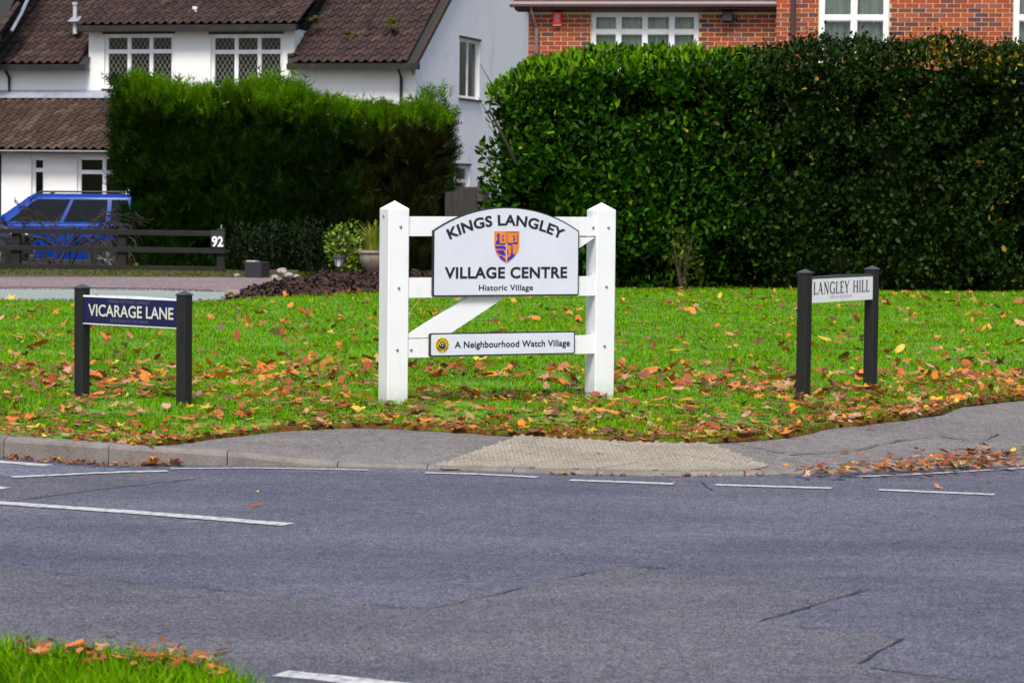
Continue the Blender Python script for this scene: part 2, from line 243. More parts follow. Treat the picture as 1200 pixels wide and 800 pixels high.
# ------------------------------------------------------------------ mesh helpers
class MB:
    def __init__(s): s.v = []; s.f = []; s.m = []
    def add(s, vs, fs, mi=0):
        k = len(s.v); s.v += [tuple(x) for x in vs]; s.f += [tuple(i+k for i in f) for f in fs]; s.m += [mi]*len(fs); return s
    def box(s, x0, x1, y0, y1, z0, z1, mi=0):
        return s.add([(x0,y0,z0),(x1,y0,z0),(x1,y1,z0),(x0,y1,z0),(x0,y0,z1),(x1,y0,z1),(x1,y1,z1),(x0,y1,z1)],
              [(0,3,2,1),(4,5,6,7),(0,1,5,4),(1,2,6,5),(2,3,7,6),(3,0,4,7)], mi)
    def bevbox(s, x0, x1, y0, y1, z0, z1, b=0.01, mi=0):     # box with chamfered upright and top edges
        def loop(i, z): return [(x0+i,y0+b,z) if False else p for p in
            [(x0+b,y0+i,z),(x1-b,y0+i,z),(x1-i,y0+b,z),(x1-i,y1-b,z),(x1-b,y1-i,z),(x0+b,y1-i,z),(x0+i,y1-b,z),(x0+i,y0+b,z)]]
        vs = loop(0, z0)+loop(0, z1-b)+[(min(max(x, x0+b), x1-b), min(max(y, y0+b), y1-b), z1) for x, y, _ in loop(0, z1)]
        fs = [tuple(range(7, -1, -1)), tuple(range(16, 24))]
        for r in (0, 8):
            for i in range(8): j = (i+1) % 8; fs.append((r+i, r+j, r+8+j, r+8+i))
        return s.add(vs, fs, mi)
    def obox(s, c, ax, ay, az, mi=0):                        # centre and three half axes
        c, ax, ay, az = map(Vector, (c, ax, ay, az))
        P = [c+ax*i+ay*j+az*k for k in (-1, 1) for i, j in ((-1,-1),(1,-1),(1,1),(-1,1))]
        return s.add(P, [(0,3,2,1),(4,5,6,7),(0,1,5,4),(1,2,6,5),(2,3,7,6),(3,0,4,7)], mi)
    def prism(s, poly, y0, y1, mi=0):                        # polygon in (x, z), extruded along y (front y0)
        n = len(poly)
        a = sum(poly[i][0]*poly[(i+1)%n][1]-poly[(i+1)%n][0]*poly[i][1] for i in range(n))
        if a < 0: poly = poly[::-1]
        return s.add([(x,y0,z) for x,z in poly]+[(x,y1,z) for x,z in poly],
            [tuple(range(n)), tuple(range(2*n-1, n-1, -1))]+[(i, i+n, (i+1)%n+n, (i+1)%n) for i in range(n)], mi)
    def slab(s, poly, z0, z1, mi=0):                         # polygon in (x, y), extruded along z
        n = len(poly)
        a = sum(poly[i][0]*poly[(i+1)%n][1]-poly[(i+1)%n][0]*poly[i][1] for i in range(n))
        if a < 0: poly = poly[::-1]
        return s.add([(x,y,z0) for x,y in poly]+[(x,y,z1) for x,y in poly],
            [tuple(range(n-1,-1,-1)), tuple(range(n, 2*n))]+[(i,(i+1)%n,(i+1)%n+n,i+n) for i in range(n)], mi)
    def tube(s, pts, rad, n=6, mi=0, cap=True):
        pts = [Vector(p) for p in pts]; rad = rad if isinstance(rad, (list, tuple)) else [rad]*len(pts)
        vs = []; fs = []
        for i, p in enumerate(pts):
            d = (pts[min(i+1, len(pts)-1)]-pts[max(i-1, 0)]).normalized()
            a = d.orthogonal().normalized() if abs(d.z) > .95 else d.cross(Vector((0,0,1))).normalized(); b = d.cross(a)
            vs += [p+(a*math.cos(2*math.pi*k/n)+b*math.sin(2*math.pi*k/n))*rad[i] for k in range(n)]
        for i in range(len(pts)-1):
            for k in range(n): fs.append((i*n+k, i*n+(k+1)%n, (i+1)*n+(k+1)%n, (i+1)*n+k))
        if cap: fs += [tuple(range(n-1,-1,-1)), tuple(range((len(pts)-1)*n, len(pts)*n))]
        return s.add(vs, fs, mi)
    def lathe(s, prof, n=20, c=(0,0,0), axis='z', mi=0, cap=True):
        vs = []; fs = []
        for r, h in prof:
            for k in range(n):
                a = 2*math.pi*k/n; p = (r*math.cos(a), r*math.sin(a), h)
                if axis == 'y': p = (p[0], p[2], p[1])
                vs.append((p[0]+c[0], p[1]+c[1], p[2]+c[2]))
        for i in range(len(prof)-1):
            for k in range(n): fs.append((i*n+k, i*n+(k+1)%n, (i+1)*n+(k+1)%n, (i+1)*n+k))
        if cap: fs += [tuple(range(n-1,-1,-1)), tuple(range((len(prof)-1)*n, len(prof)*n))]
        return s.add(vs, fs, mi)
    def mesh(s, name, mats, smooth=False):
        me = bpy.data.meshes.new(name); me.from_pydata(s.v, [], s.f)
        for m in ([mats] if isinstance(mats, str) else mats): me.materials.append(MATS[m])
        if len(me.materials) > 1: me.polygons.foreach_set('material_index', s.m)
        bm = bmesh.new(); bm.from_mesh(me); bmesh.ops.recalc_face_normals(bm, faces=bm.faces); bm.to_mesh(me); bm.free()
        if smooth: me.polygons.foreach_set('use_smooth', [True]*len(me.polygons)); me.set_sharp_from_angle(angle=R(40))
        return me
    def build(s, name, mats, parent=None, smooth=False):
        return put(name, s.mesh(name, mats, smooth), parent)
def put(name, me, parent=None, loc=None, rot=None):
    o = bpy.data.objects.new(name, me); COL.objects.link(o); o.parent = parent
    if loc is not None: o.location = loc
    if rot is not None: o.rotation_euler = rot
    return o
def tag(o, label=None, cat=None, group=None, kind=None):
    if label: o['label'] = label
    if cat: o['category'] = cat
    if group: o['group'] = group
    if kind: o['kind'] = kind
    return o
def thing(name, label, cat, loc=(0,0,0), rz=0, group=None):
    o = put(name, None, None, loc, (0,0,rz)); return tag(o, label, cat, group)
def struct(o): o['kind'] = 'structure'; return o
def np_mesh(name, V, Fi, mats, midx=None):
    me = bpy.data.meshes.new(name); V = np.asarray(V, np.float32).reshape(-1, 3); Fi = np.asarray(Fi, np.int32)
    k = Fi.shape[1]; me.vertices.add(len(V)); me.vertices.foreach_set('co', V.ravel())
    me.loops.add(Fi.size); me.loops.foreach_set('vertex_index', Fi.ravel())
    me.polygons.add(len(Fi)); me.polygons.foreach_set('loop_start', np.arange(len(Fi), dtype=np.int32)*k)
    for m in ([mats] if isinstance(mats, str) else mats): me.materials.append(MATS[m])
    if midx is not None: me.polygons.foreach_set('material_index', np.asarray(midx, np.int32))
    me.update(calc_edges=True); return me
def text_geo(s, offset=0.0, spacing=1.0):                   # flat outline of a word, cap height 1, starting at x = 0
    cu = bpy.data.curves.new('t', 'FONT'); cu.body = s; cu.size = 1.0; cu.offset = offset; cu.space_character = spacing
    cu.resolution_u = 4; cu.fill_mode = 'FRONT'
    o = bpy.data.objects.new('t', cu); COL.objects.link(o); dg = bpy.context.evaluated_depsgraph_get(); dg.update()
    me = o.evaluated_get(dg).to_mesh()
    V = [(v.co.x, v.co.y) for v in me.vertices]; Fs = [tuple(p.vertices) for p in me.polygons]
    o.evaluated_get(dg).to_mesh_clear(); bpy.data.objects.remove(o); bpy.data.curves.remove(cu)
    return V, Fs
CAPH = None
def lettering(name, s, parent, u0, u1, zb, cap, y, m, offset=0.0, spacing=1.0, bend=None, shear=0.0, label=None):
    """word fitted between u0 and u1 with its baseline at zb (number, or a pair for a sloping baseline) and capital height cap"""
    global CAPH
    if CAPH is None: CAPH = max(v[1] for v in text_geo('H')[0])
    V, Fs = text_geo(s, offset, spacing); xs = [v[0] for v in V]; x0, x1 = min(xs), max(xs)
    zb = zb if isinstance(zb, tuple) else (zb, zb); P = []
    for x, z in V:
        t = (x-x0)/(x1-x0); zz = z/CAPH*cap
        if bend:
            uc, r = bend; a = (t-.5)*(u1-u0)/r
            P.append((uc+(r+zz)*math.sin(a), y, zb[0]+(r+zz)*math.cos(a)-r))
        else: P.append((u0+t*(u1-u0), y, zb[0]+(zb[1]-zb[0])*t+zz))
    b = MB(); b.add(P, Fs); me = bpy.data.meshes.new(name); me.from_pydata(b.v, [], b.f); me.materials.append(MATS[m])
    o = put(name, me, parent)
    if label: o['label'] = label
    return o
def nz(x, y=0, z=0): return noise.noise(Vector((x, y, z)))
def interp(x, pts):
    return float(np.interp(x, [p[0] for p in pts], [p[1] for p in pts]))
def px_poly(pl, pts, v=0.0): return [pl.hit(x, y, v) for x, y in pts]

# ================================================================== SETTING
# --- heights
KERB_H = [(-400, .115), (130, .115), (265, .075), (400, .022), (1700, .022)]       # kerb height by photo column
KERB_FOOT = [(-260, 512), (-120, 524), (0, 536), (70, 541), (130, 545), (265, 545), (400, 547.5), (540, 551), (650, 556), (800, 558.5), (900, 557), (1020, 553), (1100, 549.5), (1200, 545), (1330, 537), (1500, 525)]
LAWN_EDGE = [(178, 523.5), (205, 519), (260, 511), (330, 504.5), (420, 501), (500, 503.5), (580, 507.5), (660, 511.5), (740, 514.5), (800, 516), (850, 514.5), (900, 510.5), (940, 506), (970, 499.5), (1050, 492), (1100, 485.5), (1125, 476), (1200, 467.5), (1330, 455), (1500, 441)]
def kerb_pt(px):
    p = at_z(px, interp(px, KERB_FOOT), 0.0); return p
foot = [(px, kerb_pt(px)) for px in range(-260, 1501, 20)]
def back_of(i):                    # back of the kerb, 125 mm behind its foot
    a = foot[max(i-1, 0)][1]; b = foot[min(i+1, len(foot)-1)][1]; t = (b-a); n = Vector((-t.y, t.x, 0)).normalized()
    return foot[i][1]+n*0.125
kback = [back_of(i) for i in range(len(foot))]
def lawn_z(x, y):
    t = min(max((y-15.6)/2.0, 0), 1); t = t*t*(3-2*t)
    return 0.095+0.055*t+0.012*nz(x*.9, y*.9)*t
def edge_z(px): return interp(px, [(178, .095), (850, .10), (1000, .125), (1200, .142)])
edge_pts = [(p.x, p.y) for p in (at_z(px, interp(px, LAWN_EDGE), edge_z(px)) for px in range(178, 1501, 14))]
lawn_front = [(kback[i].x, kback[i].y) for i in range(len(foot)) if foot[i][0] <= 170]+edge_pts
lawn_front.sort()
def front_y(x):
    return interp(x, lawn_front)+0.03*nz(x*5)+0.02*nz(x*17)

# ground sheet to the horizon, with a gentle fall behind the garden fence
g = MB(); xs = [-900,-300,-100,-40,-25,-15,-10,-6,-3,0,3,6,10,15,25,40,100,300,900]; ys = [-200,-40,0,8,12,14,16,20,30,40,45,50,60,75,100,200,500,1500]
def gz(x, y):
    if y < 25: return -0.15
    z = 0.06
    return z if y <= 45 else z-0.22*min((y-45)/5, 1)*(1 if x < -1 else max(0, 1-(x+1)/2))
g.add([(x, y, gz(x, y)) for y in ys for x in xs], [(j*len(xs)+i, j*len(xs)+i+1, (j+1)*len(xs)+i+1, (j+1)*len(xs)+i) for j in range(len(ys)-1) for i in range(len(xs)-1)])
struct(g.build('ground', 'soil'))

# road sheet: everything on the near side of the kerb foot
r = MB(); n = len(foot)
V = []; 
for i in range(n):
    p = foot[i][1]; a = p+Vector((0, 0.06, 0)); V += [(a.x, a.y, 0), (p.x, (p.y+9)/2, 0), (p.x, 9.0, 0), (p.x*1.0, -6, 0)]
r.add(V, [(4*i+k, 4*i+k+1, 4*i+4+k+1, 4*i+4+k) for i in range(n-1) for k in range(3)])
x0, x1 = foot[0][1].x, foot[-1][1].x; yl, yr = foot[0][1].y, foot[-1][1].y
r.add([(-60, yl+.2, 0), (x0, yl+.06, 0), (x0, -6, 0), (-60, -6, 0), (x1, yr+.06, 0), (60, yr+14, 0), (60, -6, 0), (x1, -6, 0)], [(0,3,2,1), (4,7,6,5)])
road = struct(r.build('road', 'asphalt'))
def sheet(name, pts, z, m, parent=None, jag=0.0, step=0.15):
    P = [at_z(x, y, z) for x, y in pts]; Q = []
    for i, p in enumerate(P):
        q = P[(i+1) % len(P)]; k = max(1, int((q-p).length/step)) if jag else 1
        for j in range(k):
            c = p.lerp(q, j/k); Q.append((c.x+jag*nz(c.x*9, c.y*9), c.y+jag*nz(c.x*9+7, c.y*9), z))
    b = MB(); b.add(Q, [tuple(range(len(Q)))]); return b.build(name, m, parent)
sheet('repair_patch', [(-60, 592), (0, 588), (45, 583), (100, 575), (160, 568), (235, 560), (190, 553.5), (100, 556.5), (20, 561), (-60, 566)], .002, 'asphalt_patch', road, .02)
sheet('repair_patch', [(500, 713), (610, 689), (722, 662.5), (860, 676), (1012, 690), (890, 727), (935, 733), (1058, 746), (1005, 777), (1170, 800), (1200, 830), (-80, 830), (-80, 652), (120, 678), (370, 702)], .002, 'asphalt_patch', road, .012)
sheet('side_road_surface', [(-80, 548), (0, 541), (60, 545), (125, 548), (170, 549.5), (100, 552.5), (15, 557.5), (-80, 563)], .002, 'asphalt_side', road, .012)
# painted lines, worn edges
def line(pts, wd, name='painted_line', z=.0045, m='road_paint'):
    P = [at_z(x, y, z) for x, y in pts]; D = []
    for i in range(len(P)-1):
        k = max(1, int((P[i+1]-P[i]).length/.06))
        D += [P[i].lerp(P[i+1], j/k) for j in range(k)]
    D.append(P[-1]); b = MB(); V = []
    for i, p in enumerate(D):
        t = (D[min(i+1, len(D)-1)]-D[max(i-1, 0)]).normalized(); nn = Vector((-t.y, t.x, 0))
        w0 = wd/2*(1+.22*nz(p.x*14, p.y*14, 3)); w1 = wd/2*(1+.22*nz(p.x*14, p.y*14, 9))
        V += [p+nn*w0, p-nn*w1]
    b.add(V, [(2*i+1, 2*i+3, 2*i+2, 2*i) for i in range(len(D)-1)]); return b.build(name, m, road)
for pts, wd in [([(-90, 532), (0, 540.5), (57, 545)], .10), ([(14, 558.5), (55, 556.5), (105, 554), (150, 552.3), (196, 551.3)], .07), ([(200, 548.6), (300, 547.8), (432, 550.2)], .045),
                ([(498, 553.4), (560, 555), (630, 558.6)], .06), ([(668, 562), (730, 564.2), (790, 566.6)], .075), ([(838, 567.5), (905, 569.5), (975, 571.5)], .075),
                ([(1030, 573.3), (1100, 576.2), (1165, 579)], .075), ([(1005, 558), (1080, 554.8), (1150, 550.8), (1230, 546), (1330, 540)], .05),
                ([(-120, 579.5), (0, 588.6), (170, 600.5), (338, 614)], .11), ([(328, 788), (390, 794), (470, 803), (640, 822)], .11), ([(-40, 569), (8, 571.5)], .09)]: line(pts, wd)
def crack(pts, wd=.013):
    P = [at_z(x, y, .0055) for x, y in pts]; D = []
    for i in range(len(P)-1):
        k = max(1, int((P[i+1]-P[i]).length/.035))
        D += [P[i].lerp(P[i+1], j/k) for j in range(k)]
    b = MB(); V = []
    for i, p in enumerate(D):
        q = p+Vector((.012*nz(p.x*16, p.y*16), .016*nz(p.x*16, p.y*16, 5), 0)); ww = wd*max(.04, .40+1.1*nz(p.x*4, p.y*4, 2))
        t = (D[min(i+1, len(D)-1)]-D[max(i-1, 0)]).normalized(); nn = Vector((-t.y, t.x, 0))*ww*(1 if abs(t.y) < .35 else .55)
        V += [q+nn, q-nn]
    b.add(V, [(2*i+1, 2*i+3, 2*i+2, 2*i) for i in range(len(D)-1)]); b.build('crack', 'crack', road)
for c in [[(-20, 590), (70, 579), (150, 569), (235, 560)], [(0, 661), (120, 678), (250, 690), (370, 702), (500, 713)], [(500, 713), (610, 689), (722, 662.5)], [(722, 662.5), (790, 665)],
          [(860, 664), (908, 667.5)], [(968, 675), (1010, 678)], [(1014, 690.5), (950, 709), (890, 727)], [(935, 733), (1000, 741), (1058, 747)], [(1058, 747), (1030, 762), (1003, 778)],
          [(1020, 781), (1090, 791), (1170, 801)], [(1045, 637), (1068, 629)], [(820, 562), (835, 575)], [(120, 744), (150, 747)]]: crack(c)

# kerb stones
kerb = struct(put('kerb', None)); KW = .125
cuts = [-262, -130, 4, 127, 266, 395, 500, 600, 700, 800, 895, 985, 1080, 1180, 1290, 1400, 1500]
for a, b2 in zip(cuts[:-1], cuts[1:]):
    m = MB(); V = []; k = 6
    for i in range(k+1):
        px = a+(b2-a)*i/k; px = min(max(px, a+.6), b2-.6)
        p = kerb_pt(px); q = kerb_pt(px+4); t = (q-p).normalized(); nn = Vector((-t.y, t.x, 0)); h = interp(px, KERB_H)
        for dv, z in ((0, -.08), (0.004, max(h-.025, .005)), (.012, max(h-.01, .008)), (.03, h), (KW, h), (KW, -.08)):
            c = p+nn*dv; V.append((c.x, c.y, z))
    F = [(6*i+j, 6*i+6+j, 6*i+6+(j+1)%6, 6*i+(j+1)%6) for i in range(k) for j in range(6)]+[(0,1,2,3,4,5), tuple(6*k+j for j in range(5, -1, -1))]
    m.add(V, F).build('kerbstone', 'kerb_stone', kerb)

# pavement between kerb and lawn
p = MB(); cols = [px for px in range(150, 1501, 15)]; NS = 8; V = []
def pave_pt(px, s):
    h = interp(px, KERB_H); a = kerb_pt(px); q = kerb_pt(px+4); t = (q-a).normalized(); a = a+Vector((-t.y, t.x, 0))*(KW-.004)
    if px <= 178: e = a+Vector((0, .05, 0))
    else: e = at_z(px, interp(px, LAWN_EDGE), edge_z(px))+Vector((0, .12, 0))
    z = (h-.004)*(1-s)+(lawn_z(e.x, e.y)-.006)*s; c = a.lerp(e, s); return (c.x, c.y, z)
for px in cols: V += [pave_pt(px, j/NS) for j in range(NS+1)]
F = [(i*(NS+1)+j, (i+1)*(NS+1)+j, (i+1)*(NS+1)+j+1, i*(NS+1)+j+1) for i in range(len(cols)-1) for j in range(NS)]
pavement = struct(p.add(V, F).build('pavement', 'pavement'))
# tactile slabs set into the dropped crossing
def pave_z(x, y):
    px, py = project((x, y, .04)); px = min(max(px, 180), 1480)
    a = kerb_pt(px).y+KW; e = at_z(px, interp(px, LAWN_EDGE), edge_z(px)).y+.12; s = min(max((y-a)/(e-a), 0), 1)
    return (interp(px, KERB_H)-.004)*(1-s)+(lawn_z(x, e)-.006)*s
TP = [at_z(x, y, .035) for x, y in [(500, 544), (575, 529), (655, 513.5), (705, 514.5), (760, 519.5), (830, 530), (900, 545), (880, 548.2), (800, 548.8), (650, 546.3), (560, 543.2)]]
TPoly = [(q.x, q.y) for q in TP]
def clip(poly, cell):              # Sutherland-Hodgman: poly cut by the convex cell
    outp = poly
    for i in range(len(cell)):
        a, b2 = cell[i], cell[(i+1) % len(cell)]; inp = outp; outp = []
        side = lambda q: (b2[0]-a[0])*(q[1]-a[1])-(b2[1]-a[1])*(q[0]-a[0])
        for j in range(len(inp)):
            p0, p1 = inp[j-1], inp[j]; s0, s1 = side(p0), side(p1)
            if s1 >= 0:
                if s0 < 0: t = s0/(s0-s1); outp.append((p0[0]+t*(p1[0]-p0[0]), p0[1]+t*(p1[1]-p0[1])))
                outp.append(p1)
            elif s0 >= 0: t = s0/(s0-s1); outp.append((p0[0]+t*(p1[0]-p0[0]), p0[1]+t*(p1[1]-p0[1])))
        if not outp: return []
    return outp
def inside(q, poly):
    c = False
    for i in range(len(poly)):
        a, b2 = poly[i-1], poly[i]
        if (a[1] > q[1]) != (b2[1] > q[1]) and q[0] < (b2[0]-a[0])*(q[1]-a[1])/(b2[1]-a[1])+a[0]: c = not c
    return c
ja, jb = at_z(560, 536, .035), at_z(700, 523, .035); ta = math.atan2(jb.y-ja.y, jb.x-ja.x); tc_, ts_ = math.cos(ta), math.sin(ta)
O = ja
S = .40
for i in range(-9, 10):
    for j in range(-8, 9):
        def W(a, b2): return (O.x+tc_*a-ts_*b2, O.y+ts_*a+tc_*b2)
        gq = .003; cell = [W(i*S+gq, j*S+gq), W((i+1)*S-gq, j*S+gq), W((i+1)*S-gq, (j+1)*S-gq), W(i*S+gq, (j+1)*S-gq)]
        c = clip(TPoly, cell)
        if len(c) < 3: continue
        ar = abs(sum(c[k-1][0]*c[k][1]-c[k][0]*c[k-1][1] for k in range(len(c))))/2
        if ar < .004: continue
        dz = random.uniform(0, .004); m = MB(); zz = [pave_z(x, y)+.009+dz for x, y in c]; k = len(c)
        a = sum(c[q-1][0]*c[q][1]-c[q][0]*c[q-1][1] for q in range(k))
        m.add([(x, y, z) for (x, y), z in zip(c, zz)]+[(x, y, z-.02) for (x, y), z in zip(c, zz)], [tuple(range(k))]+[(q, q+k, (q+1)%k+k, (q+1)%k) for q in range(k)])
        for bi in range(6):
            for bj in range(6):
                q = W(i*S+(bi+.5)*S/6, j*S+(bj+.5)*S/6)
                if not inside(q, c): continue
                z = pave_z(*q)+.008+dz
                m.add([(q[0]+rr*math.cos(h*math.pi/3), q[1]+rr*math.sin(h*math.pi/3), z+hh) for rr, hh in ((.017, 0), (.012, .010)) for h in range(6)],
                      [(h, (h+1)%6, (h+1)%6+6, h+6) for h in range(6)]+[tuple(range(6, 12))])
        m.build('tactile_slab', 'tactile', pavement)
# seams in the pavement
def pave_crack(pts, wd=.010):
    P = [at_z(x, y, .06) for x, y in pts]; D = []
    for i in range(len(P)-1):
        k = max(1, int((P[i+1]-P[i]).length/.035)); D += [P[i].lerp(P[i+1], j/k) for j in range(k)]
    b = MB(); V = []
    for q in D:
        q = q+Vector((0, .02*nz(q.x*12, q.y*12), 0)); ww = wd*max(.15, .7+1.2*nz(q.x*4, q.y*4, 2)); z = pave_z(q.x, q.y)+.009
        V += [(q.x, q.y+ww, z), (q.x, q.y-ww, z)]
    b.add(V, [(2*i+1, 2*i+3, 2*i+2, 2*i) for i in range(len(D)-1)]); b.build('crack', 'crack', pavement)
for c in [[(925, 531), (1000, 527.5), (1050, 520), (1092, 515.5)], [(1100, 513.5), (1150, 517), (1172, 510)], [(845, 522), (925, 531)]]: pave_crack(c, .016)

# lawn sheet
LAWN_BACK = sorted((q.x, q.y) for q in (at_z(x, y, .16) for x, y in [(-420, 351.2), (-200, 351.2), (0, 351.2), (120, 351.2), (225, 352.5), (262, 351), (300, 349), (345, 347), (440, 342.5), (520, 339), (560, 336), (900, 338), (1700, 345)]))
def back_y(x): return interp(x, LAWN_BACK)
lx = np.linspace(-9.5, 11.5, 85); NL = 26; BACK = 40.5; V = []
for x in lx:
    f0 = front_y(x)-.03
    for j in range(NL+1):
        y = f0+(back_y(x)-f0)*(j/NL)**1.8; V.append((x, y, lawn_z(x, y)+(.012 if j else -.03)))
F = [(i*(NL+1)+j, (i+1)*(NL+1)+j, (i+1)*(NL+1)+j+1, i*(NL+1)+j+1) for i in range(len(lx)-1) for j in range(NL)]
lawn = struct(MB().add(V, F).build('lawn', 'turf'))

# worn strip where the turf meets paving: bare earth and rotted leaves
ex = np.linspace(-9, 11, 600); V = []
for x in ex:
    f0 = front_y(x); wv = .10+.09*nz(x*1.3, 4)+.05*nz(x*6, 9)
    for t in (0, .08, .35, .7, 1): y = f0-.045+(wv+.045)*t; V.append((x, y, (lawn_z(x, y)+.017-.006*t) if t else lawn_z(x, y)-.008))
MB().add(V, [(5*i+k, 5*i+5+k, 5*i+6+k, 5*i+1+k) for i in range(len(ex)-1) for k in range(4)]).build('turf_edge', 'leaf_mould', lawn)
# gravel strip, tarmac path, drive behind the fence
def ground_patch(name, pts, z, m, lift=0.0):
    P = [at_z(x, y, z) for x, y in pts]; b = MB(); b.slab([(q.x, q.y) for q in P], z-.08, z+lift); return struct(b.build(name, m))
GZ = .172
ground_patch('gravel_strip', [(-420, 351), (-200, 351), (0, 351), (120, 351), (225, 352.5), (262, 350.5), (300, 338), (-420, 337)], GZ, 'gravel')
ground_patch('path', [(-420, 338.5), (60, 337.8), (170, 339), (250, 341), (290, 342), (345, 329.5), (330, 325), (-420, 324)], GZ+.012, 'path_tarmac')
kr = MB()
for (xa, ya), (xb, yb) in zip([(-420, 338.7), (60, 338), (170, 339.3)], [(60, 338), (170, 339.3), (250, 341.5)]):
    A, B = at_z(xa, ya, GZ), at_z(xb, yb, GZ); d = (B-A); kr.obox((A+B)/2+Vector((0, 0, .0)), d/2, Vector((0, .03, 0)), Vector((0, 0, .02)))
struct(kr.build('path_edging', 'crack'))
ground_patch('fence_verge', [(-420, 324.5), (345, 325.5), (350, 316), (-420, 315)], GZ+.002, 'soil')
dv = MB(); dv.add([(-22, 47.5, .02), (-4, 47.5, .02), (-4, 51, -.12), (-22, 51, -.12), (-4, 75, -.12), (-22, 75, -.12)], [(0,1,2,3), (3,2,4,5)]); struct(dv.build('driveway', 'driveway'))

# near verge, bottom left
NV = [at_z(x, y, .03) for x, y in [(-160, 742), (-60, 748), (0, 757), (60, 768), (140, 773), (205, 777), (262, 790), (290, 803), (330, 840), (330, 1100), (-160, 1100)]]
NVp = [(q.x, q.y) for q in NV]
b = MB(); b.slab(NVp, -.05, .03); near_verge = struct(b.build('near_verge', 'soil'))

# ------------------------------------------------------------------ grass blades
def blades(name, X, Y, Z, h, wdt, m, lean=.5):
    n = len(X); a = RNG.uniform(0, 2*np.pi, n); la = RNG.uniform(0, 2*np.pi, n); lm = RNG.uniform(0.1, 1, n)*lean*h
    dx, dy = np.cos(a)*wdt/2, np.sin(a)*wdt/2; lxx, lyy = np.cos(la)*lm, np.sin(la)*lm
    V = np.zeros((n, 5, 3)); 
    V[:, 0] = np.stack([X-dx, Y-dy, Z], 1); V[:, 1] = np.stack([X+dx, Y+dy, Z], 1)
    V[:, 2] = np.stack([X+dx*.75+lxx*.35, Y+dy*.75+lyy*.35, Z+h*.6], 1); V[:, 3] = np.stack([X-dx*.75+lxx*.35, Y-dy*.75+lyy*.35, Z+h*.6], 1)
    V[:, 4] = np.stack([X+lxx, Y+lyy, Z+h], 1)
    k = np.arange(n)*5; F = np.concatenate([np.stack([k, k+1, k+2], 1), np.stack([k, k+2, k+3], 1), np.stack([k+3, k+2, k+4], 1)], 0)
    return np_mesh(name, V, F, m)
def lawn_pts(n, y0, y1, power):
    """random places on the lawn in view, thinning with distance"""
    t = RNG.random(n)**power; Y = y0+(y1-y0)*t; X = RNG.uniform(-.215, .215, n)*Y
    return X, Y
NB = 230000
X, Y = lawn_pts(NB, 14.6, 40.0, 1.5)
fy = np.interp(X, [q[0] for q in lawn_front], [q[1] for q in lawn_front])
tuft = np.array([nz(x*1.7, y*1.7, 4)+.6*nz(x*5, y*5, 8) for x, y in zip(X, Y)])
keep = (Y < np.interp(X, [q[0] for q in LAWN_BACK], [q[1] for q in LAWN_BACK])) & (Y > fy+.02*RNG.standard_normal(NB)+.015) & (tuft+RNG.normal(0, .3, NB) > np.where(Y-fy < .3, -.22, -.55))
X, Y, tuft, fy = X[keep], Y[keep], tuft[keep], fy[keep]
Z = np.array([lawn_z(x, y) for x, y in zip(X, Y)])+.006
h = RNG.uniform(.018, .042, len(X))*(1+np.where(Y-fy < 1.6, 1.3, .5)*np.clip(tuft, -.4, .8))
tag(put('grass', blades('grass', X, Y, Z, h, RNG.uniform(.006, .012, len(X))*np.clip(Y/20, .8, 1.8), 'grass', .8)), 'bright green lawn grass around the three signs', 'grass', kind='stuff')
n = 16000; X = RNG.uniform(min(q[0] for q in NVp), max(q[0] for q in NVp), n); Y = RNG.uniform(7.6, max(q[1] for q in NVp), n)
k = np.array([inside((x, y), NVp) for x, y in zip(X, Y)]); X, Y = X[k], Y[k]
tag(put('verge_grass', blades('verge_grass', X, Y, np.full(len(X), .025), RNG.uniform(.03, .085, len(X)), RNG.uniform(.004, .007, len(X)), 'grass', .9)), 'tufts of green grass in the near corner of the road', 'grass', kind='stuff')
n = 6000; X = RNG.uniform(-12, -3.2, n); Y = RNG.uniform(41.9, 45.2, n)
tag(put('fence_grass', blades('fence_grass', X, Y, np.full(n, .165), RNG.uniform(.015, .05, n), RNG.uniform(.012, .02, n), 'grass_dull', .8)), 'rough grass strip along the foot of the dark rail fence', 'grass', kind='stuff')

# ------------------------------------------------------------------ fallen leaves
def leaf_shape(seed):
    rr = random.Random(seed); lob = rr.choice([5, 5, 3, 1]); pts = []; n = 15 if lob > 1 else 9
    for i in range(n):
        a = 2*math.pi*i/n; 
        if lob > 1:
            rad = .5*(.60+.40*math.cos(lob*a))*(.82+.25*math.cos(a))+.07*rr.uniform(-1, 1)
            rad = max(rad, .13)
            pts.append((rad*math.cos(a), rad*math.sin(a)))
        else: pts.append((.5*math.cos(a), .24*math.sin(a)+.03*rr.uniform(-1, 1)))
    cx, cy, tw = rr.uniform(-1, 1), rr.uniform(-1, 1), rr.uniform(.1, .5)
    V = [(0, 0, .02)]+[(x, y, tw*(x*cx+y*cy)**2+.12*rr.uniform(0, 1)*math.hypot(x, y)) for x, y in pts]+[(-.5, 0, .02), (-.75, .05*cx, .08), (-.5, .02, .03)]
    k = len(pts); F = [(0, i+1, (i+1) % k+1) for i in range(k)]+[(k+1, k+2, k+3)]
    return V, F
SHAPES = [leaf_shape(s) for s in range(14)]
LM = {}
for k in LK:
    for i in range(14):
        me = bpy.data.meshes.new('leaf'); me.from_pydata(SHAPES[i][0], [], SHAPES[i][1]); me.materials.append(MATS['leaf_'+k]); LM[k, i] = me
def pick(weights): return random.choices(LK, weights)[0]
WT = [3.6, 5.0, 2.6, .8, 4.6, 1.0]
spots = []                          # x, y, z, size
def ok_on_lawn(x, y): return y > front_y(x)-.12
